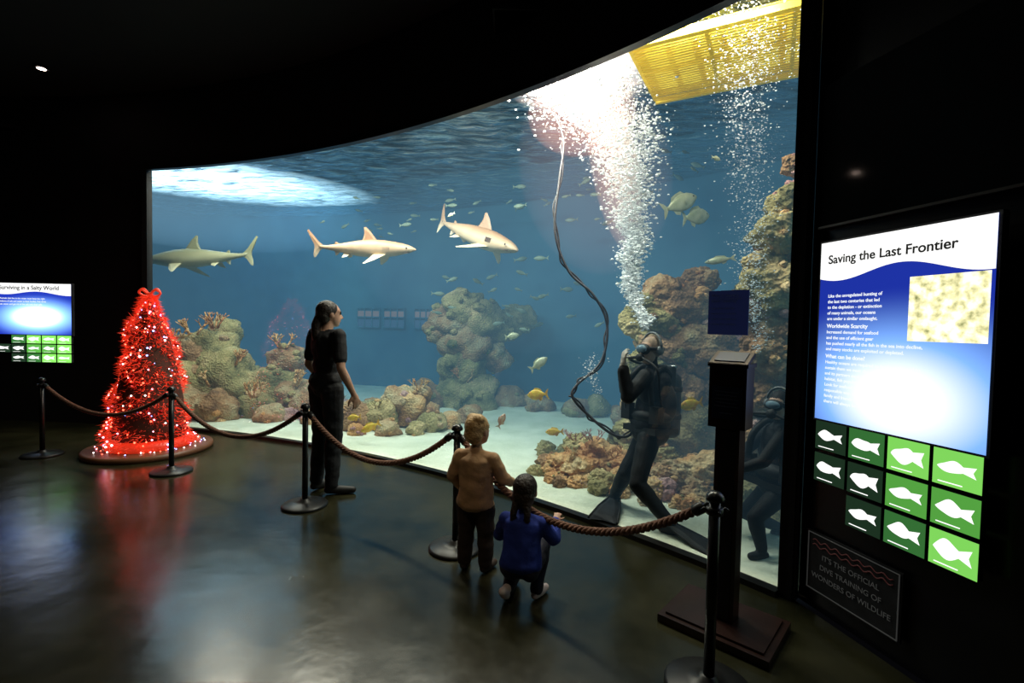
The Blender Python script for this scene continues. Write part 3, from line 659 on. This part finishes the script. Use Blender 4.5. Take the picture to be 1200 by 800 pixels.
# toddler boy
J=dict(pelvis=(0,0,.43),neck=(0,.0,.735),head=(0,.015,.855),shL=(-.105,0,.695),shR=(.105,0,.695),elL=(-.155,.0,.565),wrL=(-.13,.09,.475),elR=(.16,.03,.575),wrR=(.185,.14,.52),
 hdR=(.1,1,.0),hnR=(0,.1,-1),hdL=(.3,1,-.3),hnL=(.3,0,-1),
 hipL=(-.055,0,.40),hipR=(.055,0,.40),knL=(-.062,.012,.225),knR=(.062,.015,.225),anL=(-.065,-.005,.062),anR=(.070,-.0,.062),toeL=(-.08,.085,.028),toeR=(.095,.085,.028))
st=dict(top='jacket',bot='pants',skin='skin',coat=-.12,w=1.0,puff=.018,pg=.018,collar=True,hands=1.0,shoer=1.3,
  hairE=[(0,-.012,.032,(.085,.097,.092)),(0,-.05,-.02,(.078,.06,.07)),(.03,-.02,.09,(.05,.05,.04)),(-.04,-.01,.085,(.04,.05,.04))])
P,_=person(J,.58,.83,(0,1,0),(.35,.9,.08),st)
mats_b=dict(skin=m_skin,lip=m_lip,eye=m_eye,hair=m_hb,jacket=clothing('tan_jacket',(.42,.25,.13)),pants=clothing('brown_trousers',(.025,.014,.010)),shoe=clothing('brown_shoes',(.03,.018,.014)))
grow('toddler_boy',P,.0045,mats_b,(-.20,2.90,0),rd(-18),6,fold=.007)
# toddler girl crouching
J=dict(pelvis=(0,0,.185),neck=(0,.07,.455),head=(0,.095,.575),shL=(-.10,.065,.415),shR=(.10,.06,.415),elL=(-.15,.12,.30),wrL=(-.06,.21,.33),elR=(.165,.10,.32),wrR=(.155,.19,.385),
 hdR=(.2,.8,.5),hnR=(0,.6,-.8),hdL=(.3,1,.2),hnL=(.3,0,-1),
 hipL=(-.055,.0,.18),hipR=(.055,.0,.18),knL=(-.075,.17,.06),knR=(.09,.18,.24),anL=(-.065,.0,.065),anR=(.085,.045,.06),toeL=(-.07,-.015,.028),toeR=(.12,.13,.028),heelL=(-.07,-.10,.095))
st=dict(top='jacket',bot='pants',skin='skin',coat=-.02,w=1.05,puff=.016,pg=.012,collar=True,curlR=1.0,shoer=1.25,
  hairE=[(0,-.012,.030,(.086,.099,.094)),(0,-.055,-.03,(.080,.06,.085))],
  hairC=[[((-.04,-.085,-.06),.028),((-.05,-.115,-.13),.024),((-.05,-.12,-.20),.014)],[((.04,-.085,-.06),.028),((.05,-.115,-.13),.024),((.05,-.12,-.20),.014)]])
P,_=person(J,.56,.80,(0,1,0),(.1,1,.05),st)
mats_g=dict(skin=m_skin,lip=m_lip,eye=m_eye,hair=m_hd,jacket=clothing('blue_jacket',(.010,.030,.24)),pants=clothing('navy_trousers',(.012,.012,.025)),shoe=pbr('white_pink_shoes',(.65,.5,.5),.6,color2=(.75,.68,.66),scale=20))
grow('toddler_girl',P,.0045,mats_g,(.07,2.58,0),rd(-14),6,fold=.006)

# divers
m_suit=pbr('black_neoprene',(.006,.006,.008),.7,color2=(.012,.012,.015),scale=6,bump=.2,bscale=15,spec=.25)
m_glove=pbr('grey_gloves',(.30,.28,.26),.7,color2=(.4,.36,.32),scale=10)
m_gear=pbr('dive_gear_rubber',(.010,.010,.012),.6,color2=(.02,.02,.024),scale=12,spec=.3)
m_tank=pbr('grey_air_cylinder',(.025,.026,.03),.45,.3,color2=(.04,.04,.045),scale=8)
m_lens=pbr('mask_lens',(.12,.18,.24),.05,color2=(.16,.24,.30),scale=3)
m_metal=pbr('chrome',(.5,.5,.5),.2,1,color2=(.6,.6,.6),scale=5)
mats_d=dict(skin=m_skin,lip=m_lip,eye=m_eye,hair=m_suit,suit=m_suit,glove=m_glove,gloveb=m_suit,shoe=m_gear,hoodb=pbr('brown_hood',(.20,.11,.07),.6,color2=(.3,.2,.14),scale=12))
def gear(name,par,J,fwd,F,hs,fins,headset=True):
    HH,hr,lk,hu=F; J={k:V(v) for k,v in J.items()}
    up=(J['neck']-J['pelvis']).normalized(); fw=V(fwd); fw=(fw-up*fw.dot(up)).normalized(); rt=fw.cross(up); T=J['neck']-J['pelvis']
    Rb=Matrix((rt,fw,up)).transposed(); Rh=Matrix((hr,lk,hu)).transposed()
    mb=MB(); c=J['pelvis']+T*.42-fw*.21
    prof=[(.02,-.27),(.06,-.265),(.085,-.24),(.088,-.2),(.088,.18),(.08,.22),(.05,.25),(.022,.262),(.022,.29),(.03,.292),(.03,.31)]
    mb.lathe(c,prof,20,0,axis=up)
    for zz in (-.12,.10): mb.lathe(c,[(.089,zz),(.094,zz+.004),(.094,zz+.04),(.089,zz+.044)],20,2,axis=up)
    mb.tube([c+up*.30-rt*.05,c+up*.30+rt*.06],.016,8,1)
    mb.box(c+up*.1+fw*.08,(.20,.05,.40),2,Rb)
    # vest pads & straps
    mb.ell(J['pelvis']+T*.45-fw*.06,(.19,.11,.20),2,Rb); mb.ell(J['pelvis']+T*.25,(.185,.14,.07),2,Rb)
    for s in(-1,1):
        mb.tube(spline([J['pelvis']+T*.9+rt*s*.09-fw*.10,J['pelvis']+T*1.0+rt*s*.10,J['pelvis']+T*.8+rt*s*.11+fw*.12,J['pelvis']+T*.45+rt*s*.13+fw*.13],6),.022,6,2)
        mb.box(J['pelvis']+T*.30+rt*s*.15+fw*.10,(.09,.06,.13),2,Rb)
    mb.box(J['pelvis']+T*.05,(.34,.25,.045),2,Rb)
    # mask
    mb.ell(HH(0,.085,.005),(.068*hs,.035*hs,.045*hs),2,Rh); mb.ell(HH(0,.105,.008),(.056*hs,.02*hs,.032*hs),3,Rh)
    mb.lathe(HH(0,.0,.01)-hu*.01,[(.094*hs,0),(.097*hs,.005),(.097*hs,.02),(.094*hs,.025)],24,2,axis=hu)
    mb.lathe(HH(0,.10,-.06),[(.022,-.01),(.03,0),(.032,.02),(.028,.035)],16,2,axis=lk)
    mb.tube(spline([HH(.03,.12,-.06),HH(.16,.08,-.08),HH(.16,-.06,-.12),c+up*.30],8),.012,8,2)
    mb.tube(spline([HH(-.03,.12,-.06),HH(-.17,.10,-.14),J['pelvis']+T*.6-rt*.18+fw*.10,J['pelvis']+T*.2-rt*.17+fw*.05],8),.010,8,2)
    if headset:
        mb.tube([HH(.10*math.cos(x),0,.02+.115*math.sin(x)) for x in np.linspace(0,math.pi,14)],.010*hs,6,4)
        for s in(-1,1): mb.lathe(HH(s*.078,0,-.0),[(.018,0),(.034,.004),(.036,.018),(.025,.028)],16,4,axis=hr*s)
    for (heel,toe,side) in fins:
        heel=V(heel);toe=V(toe);d=(toe-heel).normalized();sd=V(side);sd=(sd-d*sd.dot(d)).normalized();nn=d.cross(sd)
        fr=lambda u,v,w:heel+d*u+sd*v+nn*w
        mb.plate([(-.04,.04),(.08,.05),(.20,.085),(.42,.11),(.46,.09),(.44,0),(.46,-.09),(.42,-.11),(.20,-.085),(.08,-.05),(-.04,-.04)],.012,fr,2)
        for s in(-1,1): mb.tube([fr(.0,s*.045,0),fr(.2,s*.085,0),fr(.44,s*.108,0)],.009,6,2)
    mb.build(name,[m_tank,m_metal,m_gear,m_lens,m_grey2],parent=par)
m_grey2=pbr('headset_plastic',(.10,.11,.12),.4,color2=(.14,.15,.16))
# diver 1 : faces left toward the glass, kneeling, one hand raised to the mask
J=dict(pelvis=(1.10,3.78,.68),neck=(1.11,3.80,1.19),head=(1.09,3.77,1.325),shL=(1.02,3.66,1.13),shR=(1.14,3.94,1.13),
 elL=(.87,3.58,.98),wrL=(.835,3.60,1.20),hdL=(.0,.05,1),hnL=(1,0.2,0),elR=(.95,4.0,.98),wrR=(.88,3.85,1.16),hdR=(.1,-.2,1),hnR=(1,0,0),
 hipL=(1.07,3.70,.64),hipR=(1.10,3.86,.64),knL=(.95,3.55,.34),knR=(.92,3.80,.34),anL=(1.16,3.42,.10),anR=(.88,3.98,.10),toeL=(1.24,3.38,.05),toeR=(.84,3.88,.05),heelL=(1.11,3.44,.06),heelR=(.90,4.02,.06))
st=dict(top='suit',bot='suit',skin='suit',face='skin',hood='hoodb',neck='suit',glove='glove',puff=.012,hem=.1,pg=.006,curlL=.5,curlR=.6,brow='suit')
Pp,F=person(J,.98,1.0,(-.85,-.5,0),(-.85,-.45,.02),st)
e1_=empty('scuba_diver'); grow('body',Pp,.007,mats_d,parent=e1_,fold=.004)
gear('dive_gear',e1_,J,(-.85,-.5,0),F,1.0,[((1.16,3.42,.10),(1.30,3.25,.05),(1,1,0)),((.88,3.98,.08),(.76,3.70,.06),(1,0,0))])
# diver 2 : kneeling behind glass at right
J=dict(pelvis=(1.80,3.22,.46),neck=(1.80,3.20,.88),head=(1.765,3.16,1.01),shL=(1.75,3.07,.84),shR=(1.84,3.34,.84),
 elL=(1.62,3.06,.66),wrL=(1.50,3.10,.60),hdL=(-1,.1,-.3),hnL=(0,0,-1),elR=(1.70,3.42,.66),wrR=(1.58,3.36,.62),hdR=(-1,-.1,0),hnR=(0,0,-1),
 hipL=(1.79,3.15,.43),hipR=(1.82,3.30,.43),knL=(1.60,3.10,.28),knR=(1.66,3.35,.22),anL=(1.63,3.06,.10),anR=(1.92,3.40,.10),toeL=(1.56,3.05,.05),toeR=(2.0,3.4,.05))
st=dict(top='suit',bot='suit',skin='suit',face='skin',hood='suit',neck='suit',glove='gloveb',puff=.006,hem=.1,pg=.004,curlL=.5,curlR=.5,brow='suit')
Pp,F=person(J,.82,.85,(-.9,-.4,0),(-.8,-.55,.0),st)
e2_=empty('scuba_diver'); grow('body',Pp,.007,mats_d,parent=e2_)
gear('dive_gear',e2_,J,(-.9,-.4,0),F,.85,[((1.92,3.40,.08),(2.1,3.45,.05),(0,1,0))],True)

# ------------------------------------------------------------------ stanchions and ropes
m_pole=pbr('dark_metal_pole',(.05,.05,.05),.3,.9,color2=(.07,.07,.07),scale=5)
m_base=pbr('black_cast_base',(.012,.012,.012),.4,.3,color2=(.02,.02,.02),scale=8)
m_rope=pbr('red_brown_rope',(.13,.055,.035),.85,color2=(.22,.11,.07),scale=60,bump=.5,bscale=120)
posts=[(-4.99,5.12),(-3.28,4.65),(-1.65,3.87),(-.35,3.18),(.85,1.97)]
for (x,y) in posts:
    mb=MB()
    mb.lathe((x,y,0),[(.175,0.001),(.178,.012),(.165,.022),(.09,.034),(.04,.045),(.034,.06)],40,1)
    mb.lathe((x,y,0),[(.0225,.03),(.0225,.80)],24,0)
    mb.lathe((x,y,0),[(.024,.735),(.034,.738),(.034,.765),(.024,.768)],24,1)
    mb.lathe((x,y,0),[(.024,.790),(.036,.795),(.038,.805),(.031,.82),(.020,.830),(.004,.834)],24,0)
    for a in range(4):
        cx_,cy_=x+.045*math.cos(a*1.57),y+.045*math.sin(a*1.57)
        mb.tube([(x+.030*math.cos(a*1.57),y+.030*math.sin(a*1.57),.75),(cx_,cy_,.762),(x+.056*math.cos(a*1.57),y+.056*math.sin(a*1.57),.752)],.006,6,1)
    mb.build('rope_stanchion',[m_pole,m_base])
def rope(a,b,zs,za=.752,zb=.752):
    a=V((*a,za)); b=V((*b,zb)); d=(b-a); dn=V((d.x,d.y,0)).normalized(); a=a+dn*.05; b=b-dn*.05
    n=160; c=[]
    for i in range(n+1):
        t=i/n; z=a.z+(b.z-a.z)*t-(za-zs)*(1-(2*t-1)**2)**1.0; c.append(V((a.x+(b.x-a.x)*t,a.y+(b.y-a.y)*t,z)))
    mb=MB(); s=0; L_=[0]
    for i in range(n): s+=(c[i+1]-c[i]).length; L_.append(s)
    for k in range(3):
        pts=[]
        for i,p in enumerate(c):
            t=(c[min(i+1,n)]-c[max(i-1,0)]).normalized(); up=V((0,0,1)); x=t.cross(up).normalized(); y=x.cross(t)
            an=L_[i]/.09*2*math.pi+k*2.094; pts.append(p+(x*math.cos(an)+y*math.sin(an))*.0105)
        mb.tube(pts,.0115,7,0)
    for (p,q) in ((c[0],c[4]),(c[-1],c[-5])):
        dd=(q-p).normalized(); mb.lathe(p-dd*.01,[(.012,0),(.024,.004),(.025,.05),(.022,.055)],14,1,axis=dd)
        mb.tube([p-dd*.045,p-dd*.025+V((0,0,.008)),p],.006,6,1)
    return mb.build('barrier_rope',[m_rope,m_base])
for i in range(4): rope(posts[i],posts[i+1],(.50,.46,.47,.44)[i])

# ------------------------------------------------------------------ kiosk
m_kw=pbr('dark_cherry_wood',(.016,.006,.004),.35,color2=(.028,.010,.007),scale=4,coat=.2)
m_kb=pbr('bronze_box',(.035,.020,.012),.4,.4,color2=(.05,.03,.018),scale=6)
m_dk=pbr('dark_blue_print',(.01,.02,.06),.4,color2=(.015,.03,.09),scale=3)
m_bluet=pbr('pale_blue_print',(.12,.16,.3),.5,color2=(.15,.2,.35))
ka=rd(-42)
mb=MB()
mb.box((0,0,.02),(.52,.40,.04),0); mb.box((0,0,.045),(.46,.34,.012),0)
mb.box((0,.0,.53),(.115,.09,.98),0); mb.box((0,-.048,.53),(.075,.006,.94),3)
mb.box((0,-.01,1.165),(.175,.12,.30),1); mb.box((0,-.01,1.325),(.19,.135,.02),1); mb.box((0,-.072,1.14),(.14,.006,.16),2)
Rt=Matrix.Rotation(rd(25),3,'X'); mb.box((0,-.015,1.352),(.18,.135,.018),1,Rt); mb.box((0,-.018,1.363),(.14,.09,.006),2,Rt)
mb.box((.0,-.073,1.265),(.08,.006,.012),3); mb.box((.0,-.077,1.09),(.06,.004,.004),4)
for k in range(5): mb.box((0,-.0765,1.195-.018*k),(.11-.01*(k%2),.003,.004),4)
mb.build('donation_kiosk',[m_kw,m_kb,m_dk,m_gear,m_bluet],loc=(1.10,2.40,0),rot=(0,0,ka))

# ------------------------------------------------------------------ signs
def txt(s,size,loc,mat,par,align='LEFT',rot=(math.pi/2,0,0),bold=0,name='lettering'):
    c=bpy.data.curves.new(name,'FONT'); c.body=s; c.size=size; c.align_x=align; c.offset=bold; c.extrude=.0004; c.materials.append(mat)
    o_=bpy.data.objects.new(name,c); col.objects.link(o_); o_.parent=par; o_.location=loc; o_.rotation_euler=rot; return o_
def glowpanel(name,c0,c1,x0,z0,rx,rz,base,peak,hot=(1,1,1)):
    m,t,o=nt(name); N=t.nodes;L=t.links; tc=N.new('ShaderNodeTexCoord'); mp=N.new('ShaderNodeMapping'); mp.vector_type='POINT'
    mp.inputs['Location'].default_value=(-x0/rx,0,-z0/rz); mp.inputs['Scale'].default_value=(1/rx,0,1/rz); L.new(tc.outputs['Object'],mp.inputs[0])
    ln=N.new('ShaderNodeVectorMath'); ln.operation='LENGTH'; L.new(mp.outputs[0],ln.inputs[0])
    mr=N.new('ShaderNodeMapRange'); mr.interpolation_type='SMOOTHSTEP'; mr.inputs[1].default_value=0; mr.inputs[2].default_value=1; mr.inputs[3].default_value=1; mr.inputs[4].default_value=0; L.new(ln.outputs['Value'],mr.inputs[0])
    r=N.new('ShaderNodeValToRGB'); e=r.color_ramp.elements; e[0].position=0; e[0].color=(*c0,1); e[1].position=1; e[1].color=(*hot,1); k=e.new(.5); k.color=(*c1,1); L.new(mr.outputs[0],r.inputs[0])
    st_=N.new('ShaderNodeMapRange'); st_.inputs[3].default_value=base; st_.inputs[4].default_value=peak; L.new(mr.outputs[0],st_.inputs[0])
    e_=N.new('ShaderNodeEmission'); L.new(r.outputs[0],e_.inputs[0]); L.new(st_.outputs[0],e_.inputs[1]); L.new(e_.outputs[0],o.inputs[0]); return m
m_white=emit('backlit_white',(1,1,.98),1.2); m_wt=emit('backlit_text',(.9,.95,1),1.1); m_blk=pbr('black_ink',(.01,.01,.015),.5,color2=(.02,.02,.02))
def fishshape(x,z,w,h,kind):
    pts=[]
    n=22
    for i in range(n+1):
        t=i/n; pts.append((x+w*(-.5+.78*t)*1.0, z+h*.42*math.sin(math.pi*t)**.75*(1+.25*math.sin(6*t+kind))))
    pts+= [(x+w*.5,z+h*.36),(x+w*.42,z),(x+w*.5,z-h*.36)]
    for i in range(n,-1,-1):
        t=i/n; pts.append((x+w*(-.5+.78*t), z-h*.36*math.sin(math.pi*t)**.85*(1+.18*math.sin(5*t+kind*2))))
    return pts
def infopanel(name,loc,rotz,W,H,grid_cols,rows,skip,title,paras,photo,tsize,hot,gain=1.0):
    par=empty(name,loc,(0,0,rotz)); gh=H*.355
    hx,hz,hrx,hrz,peak=hot
    mp_=glowpanel(name+'_print',(.012,.030,.34),(.20,.42,.95),W*hx,H*hz,W*hrx,H*hrz,1.1*gain,peak)
    b=MB(); b.box((W/2,.02,H/2+gh/2),(W+.02,.035,H-gh+.02),1)
    b.add([(0,0,gh),(W,0,gh),(W,0,H),(0,0,H)],[(0,1,2,3)],0,False); b.build('print_panel',[mp_,m_gear],parent=par)
    # white title band with wavy edge
    b=MB(); up=[];lo=[]
    for i in range(41):
        t=i/40; up.append((W*t,-.002,H)); lo.append((W*t,-.002,H-H*.118-H*.022*math.sin(t*7.5+.6)-.01*t))
    b.add(up+lo,[(i,41+i,42+i,i+1) for i in range(40)],0,False)
    b.build('title_band',[m_white],parent=par)
    txt(title,tsize,(W*.06,-.004,H-H*.078),m_blk,par,bold=.0012)
    z=H-H*.20; ps=W*.034
    for kind,line in paras:
        if kind=='h': z-=ps*.4; txt(line,ps*1.05,(W*.07,-.004,z),m_wt,par,bold=.0006)
        else: txt(line,ps*.86,(W*.07,-.004,z),m_wt,par,bold=.0003)
        z-=ps*1.12
    if photo:
        x0,z0,x1,z1=photo
        mph,t,o=nt(name+'_photo'); N=t.nodes;L=t.links; tc=N.new('ShaderNodeTexCoord'); v=N.new('ShaderNodeTexNoise'); v.inputs['Scale'].default_value=22; v.inputs['Detail'].default_value=5; L.new(tc.outputs['Object'],v.inputs['Vector'])
        r=N.new('ShaderNodeValToRGB'); e=r.color_ramp.elements; e[0].position=.30; e[0].color=(.20,.22,.08,1); e[1].position=.62; e[1].color=(1,1,.9,1); k=e.new(.46); k.color=(.8,.75,.4,1)
        L.new(v.outputs[0],r.inputs[0]); em_=N.new('ShaderNodeEmission'); em_.inputs[1].default_value=1.35; L.new(r.outputs[0],em_.inputs[0]); L.new(em_.outputs[0],o.inputs[0])
        b=MB(); b.add([(x0,-.003,z0),(x1,-.003,z0),(x1,-.003,z1),(x0,-.003,z1)],[(0,1,2,3)],0,False); b.build('coral_photo',[mph],parent=par)
    cw=W/grid_cols; ch=gh/rows; b=MB()
    greens=[emit(name+'_green%d'%i,c,s*gain) for i,(c,s) in enumerate([((.10,.40,.06),.9),((.20,.62,.10),1.1),((.05,.22,.05),.7),((.012,.03,.015),1.0)])]
    for i in range(grid_cols):
        for j in range(rows):
            if (i,j) in skip: continue
            x=cw*(i+.5); zz=gh-ch*(j+.5); w2=cw*.92;h2=ch*.88
            b.box((x,.02,zz),(w2,.03,h2),5)
            g=[3,0,1,2,1,0,1,2,3,1,1,0,1][(i*3+j*5)%13] if i else 3
            b.add([(x-w2/2,.003,zz-h2/2),(x+w2/2,.003,zz-h2/2),(x+w2/2,.003,zz+h2/2),(x-w2/2,.003,zz+h2/2)],[(0,1,2,3)],g,False)
            pp=fishshape(x,zz+.003,w2*.8,h2*(.42+.1*((i+j)%3)),i*1.3+j)
            n=23; topn=pp[:n]; bot_=pp[n+3:]
            V1=[(q[0],-.001,q[1]) for q in topn]; V2=[(q[0],-.001,q[1]) for q in reversed(bot_)]
            b.add(V1+V2,[(k,n+k,n+k+1,k+1) for k in range(n-1)],4,False)
            b.add([V1[-4],V2[-4],(pp[n+2][0],-.001,pp[n+2][1]),(pp[n+1][0],-.001,pp[n+1][1]),(pp[n][0],-.001,pp[n][1])],[(0,1,2,3,4)],4,False)
            b.box((x-w2*.12,.0,zz-h2*.40),(w2*.5,.002,.004),4)
    b.build('fish_tiles',greens+[m_white,m_gear],parent=par)
    return par
paras=[('n','Like the unregulated hunting of'),('n','the last two centuries that led'),('n','to the depletion - or extinction'),('n','of many animals, our oceans'),('n','are under a similar onslaught.'),
('h','Worldwide Scarcity'),('n','Increased demand for seafood'),('n','and the use of efficient gear'),
('n','has pushed nearly all the fish in the sea into decline,'),('n','and many stocks are exploited or depleted.'),
('h','What can be done?'),('n','Healthy oceans are required to feed people, and to'),('n','sustain them we must choose carefully. The aquarium'),('n','and its partners explore solutions that protect'),
('n','habitat, fish populations and coastal communities.'),('n','Look for seafood that is caught or farmed in a'),('n','responsible way, and share what you learn with'),('n','family and friends so that the oceans recover and'),('n','there will always be fish in the sea for everyone.')]
al=math.atan2(-.721,.191)
infopanel('ocean_info_panel',(1.592,2.518,.55),al,.746,1.40,4,3,{(0,2)},'Saving the Last Frontier',paras,(.445,.915,.735,1.19),.060,(.55,.47,.98,.36,1.45))
paras2=[('n','Animals that live in the ocean must keep the right'),('n','balance of salt and water in their bodies. Fish drink'),('n','sea water and get rid of the salt with their gills.')]
infopanel('salt_world_info_panel',(-6.68,6.25,.88),rd(0),.985,1.02,5,3,{(0,2),(0,0)},'Surviving in a Salty World',paras2,None,.074,(.55,.58,.75,.30,3.0),1.5)
# glossy black acrylic header above the info panel
b=MB(); b.box((.36,.055,2.42),(.86,.012,.74),0); b.box((.36,.052,2.045),(.86,.02,.012),1)
b.build('gloss_header_panel',[pbr('black_acrylic',(.004,.005,.006),.06,color2=(.006,.007,.008),scale=2,spec=.8),m_trim],loc=(1.592,2.518,0),rot=(0,0,al))
# small sign on glass
q=pol(41.15,R-.012,1.62)
ang_=math.radians(41.15)-math.pi/2
sg=empty('glass_notice_sign',(q.x,q.y,1.60),(0,0,ang_)); b=MB(); b.box((0,0,0),(.245,.008,.27),0); b.box((0,-.0045,.085),(.17,.002,.003),1); b.build('sign_plate',[pbr('navy_print',(.02,.03,.14),.4,color2=(.025,.04,.18),scale=3,emis=(.02,.03,.12),estr=.15),m_bluet],parent=sg)
for i,l_ in enumerate(['Why is there a','diver cleaning?','Our divers feed the','animals and scrub the','rocks every single day','to keep them healthy.']): txt(l_,.028 if i<2 else .018,(-.105,-.006,.095-.032*i-(0.01 if i>1 else 0)),m_bluet,sg)
# low wall sign
base=V((1.592,2.518,0))
ls=empty('wall_notice_sign',(base.x+.01,base.y+.08,0),(0,0,al)); b=MB(); b.box((.26,.03,.27),(.50,.01,.32),0)
for (x,z,w,h) in [(.26,.42,.48,.004),(.26,.12,.48,.004),(.022,.27,.004,.30),(.498,.27,.004,.30)]: b.box((x,.022,z),(w,.004,h),1)
m_dimr=pbr('dull_red_paint',(.12,.03,.03),.6,color2=(.15,.04,.04),emis=(.12,.03,.03),estr=.10); m_dimg=pbr('dull_grey_letters',(.10,.10,.10),.6,color2=(.13,.13,.13),emis=(.1,.1,.1),estr=.18)
for r_ in range(2): b.tube([(.05+.42*i/40,.022,.385-.025*r_+.008*math.sin(i*1.1)) for i in range(41)],.003,5,2)
b.build('sign_board',[m_gear,m_dimg,m_dimr],parent=ls)
for i,l_ in enumerate(['IT\'S THE OFFICIAL','DIVE TRAINING OF','WONDERS OF WILDLIFE']): txt(l_,.038,(.26,.020,.30-.055*i),m_dimg,ls,'CENTER')

# ------------------------------------------------------------------ christmas tree
tx,ty=-4.06,5.42
m_tin=pbr('red_tinsel_glow',(.60,.03,.015),.4,color2=(.80,.07,.03),scale=12,emis=(1,.05,.015),estr=.40)  # emission stands in for fairy light caught by the tinsel
m_core=pbr('dark_green_branches',(.05,.02,.01),.8,color2=(.10,.02,.01),scale=10)
m_wood=pbr('round_wood_platform',(.12,.045,.02),.45,color2=(.18,.07,.03),scale=4)
lm=[emit('fairy_red',(1,.08,.04),7),emit('fairy_white',(1,.85,.8),8),emit('fairy_blue',(.25,.35,1),6),emit('fairy_pink',(1,.30,.4),7)]
mb=MB()
mb.lathe((tx,ty,0),[(.60,.001),(.61,.03),(.60,.055),(.58,.06),(.02,.062)],48,2)
mb.lathe((tx,ty,0),[(.40,.06),(.42,.10),(.40,.14),(.34,.16)],36,0)
mb.lathe((tx,ty,0),[(.34,.10),(.34,.3),(.31,.6),(.26,.9),(.19,1.25),(.11,1.5),(.03,1.72)],24,1)
def trad(z,a):
    t=(z-.08)/1.68; return (.40*(1-t)**.55*(1+.09*math.sin(z*17+a))+.03*math.sin(a*3+z*6))*(.78 if z>1.5 else 1)
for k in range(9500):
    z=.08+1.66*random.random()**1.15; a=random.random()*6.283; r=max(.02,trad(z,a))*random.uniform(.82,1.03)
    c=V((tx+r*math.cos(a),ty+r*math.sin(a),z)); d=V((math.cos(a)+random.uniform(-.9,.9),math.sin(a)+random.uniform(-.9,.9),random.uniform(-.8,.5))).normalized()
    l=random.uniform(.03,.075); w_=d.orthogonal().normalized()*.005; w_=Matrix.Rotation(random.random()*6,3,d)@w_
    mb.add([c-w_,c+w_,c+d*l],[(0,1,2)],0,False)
iv,fi=ico(1)
for k in range(400):
    z=.12+1.55*random.random()**1.1; a=random.random()*6.283; r=max(.03,trad(z,a))*1.02; c=V((tx+r*math.cos(a),ty+r*math.sin(a),z)); s=random.uniform(.006,.012)
    mb.add([c+v*s for v in iv],fi,3+random.choice([0,0,0,0,0,1,2,3,3]),True)
for k in range(45):
    z=.2+1.3*random.random(); a=random.random()*6.283; r=trad(z,a)*.98; mb.ell((tx+r*math.cos(a),ty+r*math.sin(a),z),(.024,.024,.024),7,n=12,m=8)
for k in range(60):
    a=random.random()*6.283; r=random.uniform(.38,.55); c=V((tx+r*math.cos(a),ty+r*math.sin(a),.075)); mb.add([c+v*.007 for v in iv],fi,3+random.choice([0,1,2,3]),True)
# bow topper
for s in(-1,1):
    for q_ in (0,.5):
        mb.tube(spline([(tx,ty,1.74),(tx+s*.07,ty-.02+q_*.05,1.80+.03*q_),(tx+s*.12,ty,1.77),(tx+s*.06,ty+.02,1.73),(tx,ty,1.74)],5),.012,6,0)
    mb.tube([(tx,ty,1.74),(tx+s*.06,ty-.03,1.66),(tx+s*.10,ty-.04,1.58)],[.014,.012,.006],6,0)
mb.ell((tx,ty,1.75),(.025,.025,.025),0)
m_baub=pbr('red_bauble',(.6,.02,.02),.15,.6,color2=(.7,.05,.04),scale=4)
mb.build('christmas_tree',[m_tin,m_core,m_wood]+lm+[m_baub])

# ------------------------------------------------------------------ room lights: one seen downlight, the others added
def downlight(loc,power,color,target=None,ang=70,face=1):
    b=MB(); b.lathe((0,0,0),[(.075,.03),(.075,0),(.055,0),(.05,.03)],24,0); b.lathe((0,0,-.004),[(.02,0),(.045,.004)],20,1)
    b.build('seen_or_added_downlight',[m_gear,emit('lamp_face',(1,.75,.62),face)],loc=(loc[0],loc[1],ZC-.035))
    if power: spot('downlight_or_fill_lamp',(loc[0],loc[1],ZC-.08),target or (loc[0],loc[1],0),power,color,ang,.05,.8)
downlight((-5.75,5.95),4,(1,.7,.5),face=14)
downlight((-.6,.6),60,(1,.80,.55),(-.1,2.9,.4),36)  # added lamp out of view, aimed at the toddlers
downlight((-2.6,1.6),16,(1,.85,.6),(-2.4,3.0,0),75)  # added lamp out of view, weak fill for the floor
downlight((-5.2,2.4),12,(1,.85,.6),(-5.0,3.2,0),75)  # another added, unseen floor fill, farther left

w=bpy.data.worlds.new('World'); sc.world=w; w.use_nodes=True; w.node_tree.nodes['Background'].inputs[0].default_value=(.0015,.0015,.002,1)

# ------------------------------------------------------------------ camera
cam=bpy.data.cameras.new('camera'); cam.lens=17.01; cam.sensor_width=36; cam.clip_start=.05
co=bpy.data.objects.new('camera',cam); col.objects.link(co); sc.camera=co
th=math.radians(2.0); ro=math.radians(1.2)
f=V((0,math.cos(th),-math.sin(th)));Rv=V((1,0,0));U=V((0,math.sin(th),math.cos(th)))
r_=math.cos(ro)*Rv+math.sin(ro)*U; u_=-math.sin(ro)*Rv+math.cos(ro)*U
M=Matrix((r_,u_,-f)).transposed().to_4x4(); M.translation=V((0,0,1.5)); co.matrix_world=M
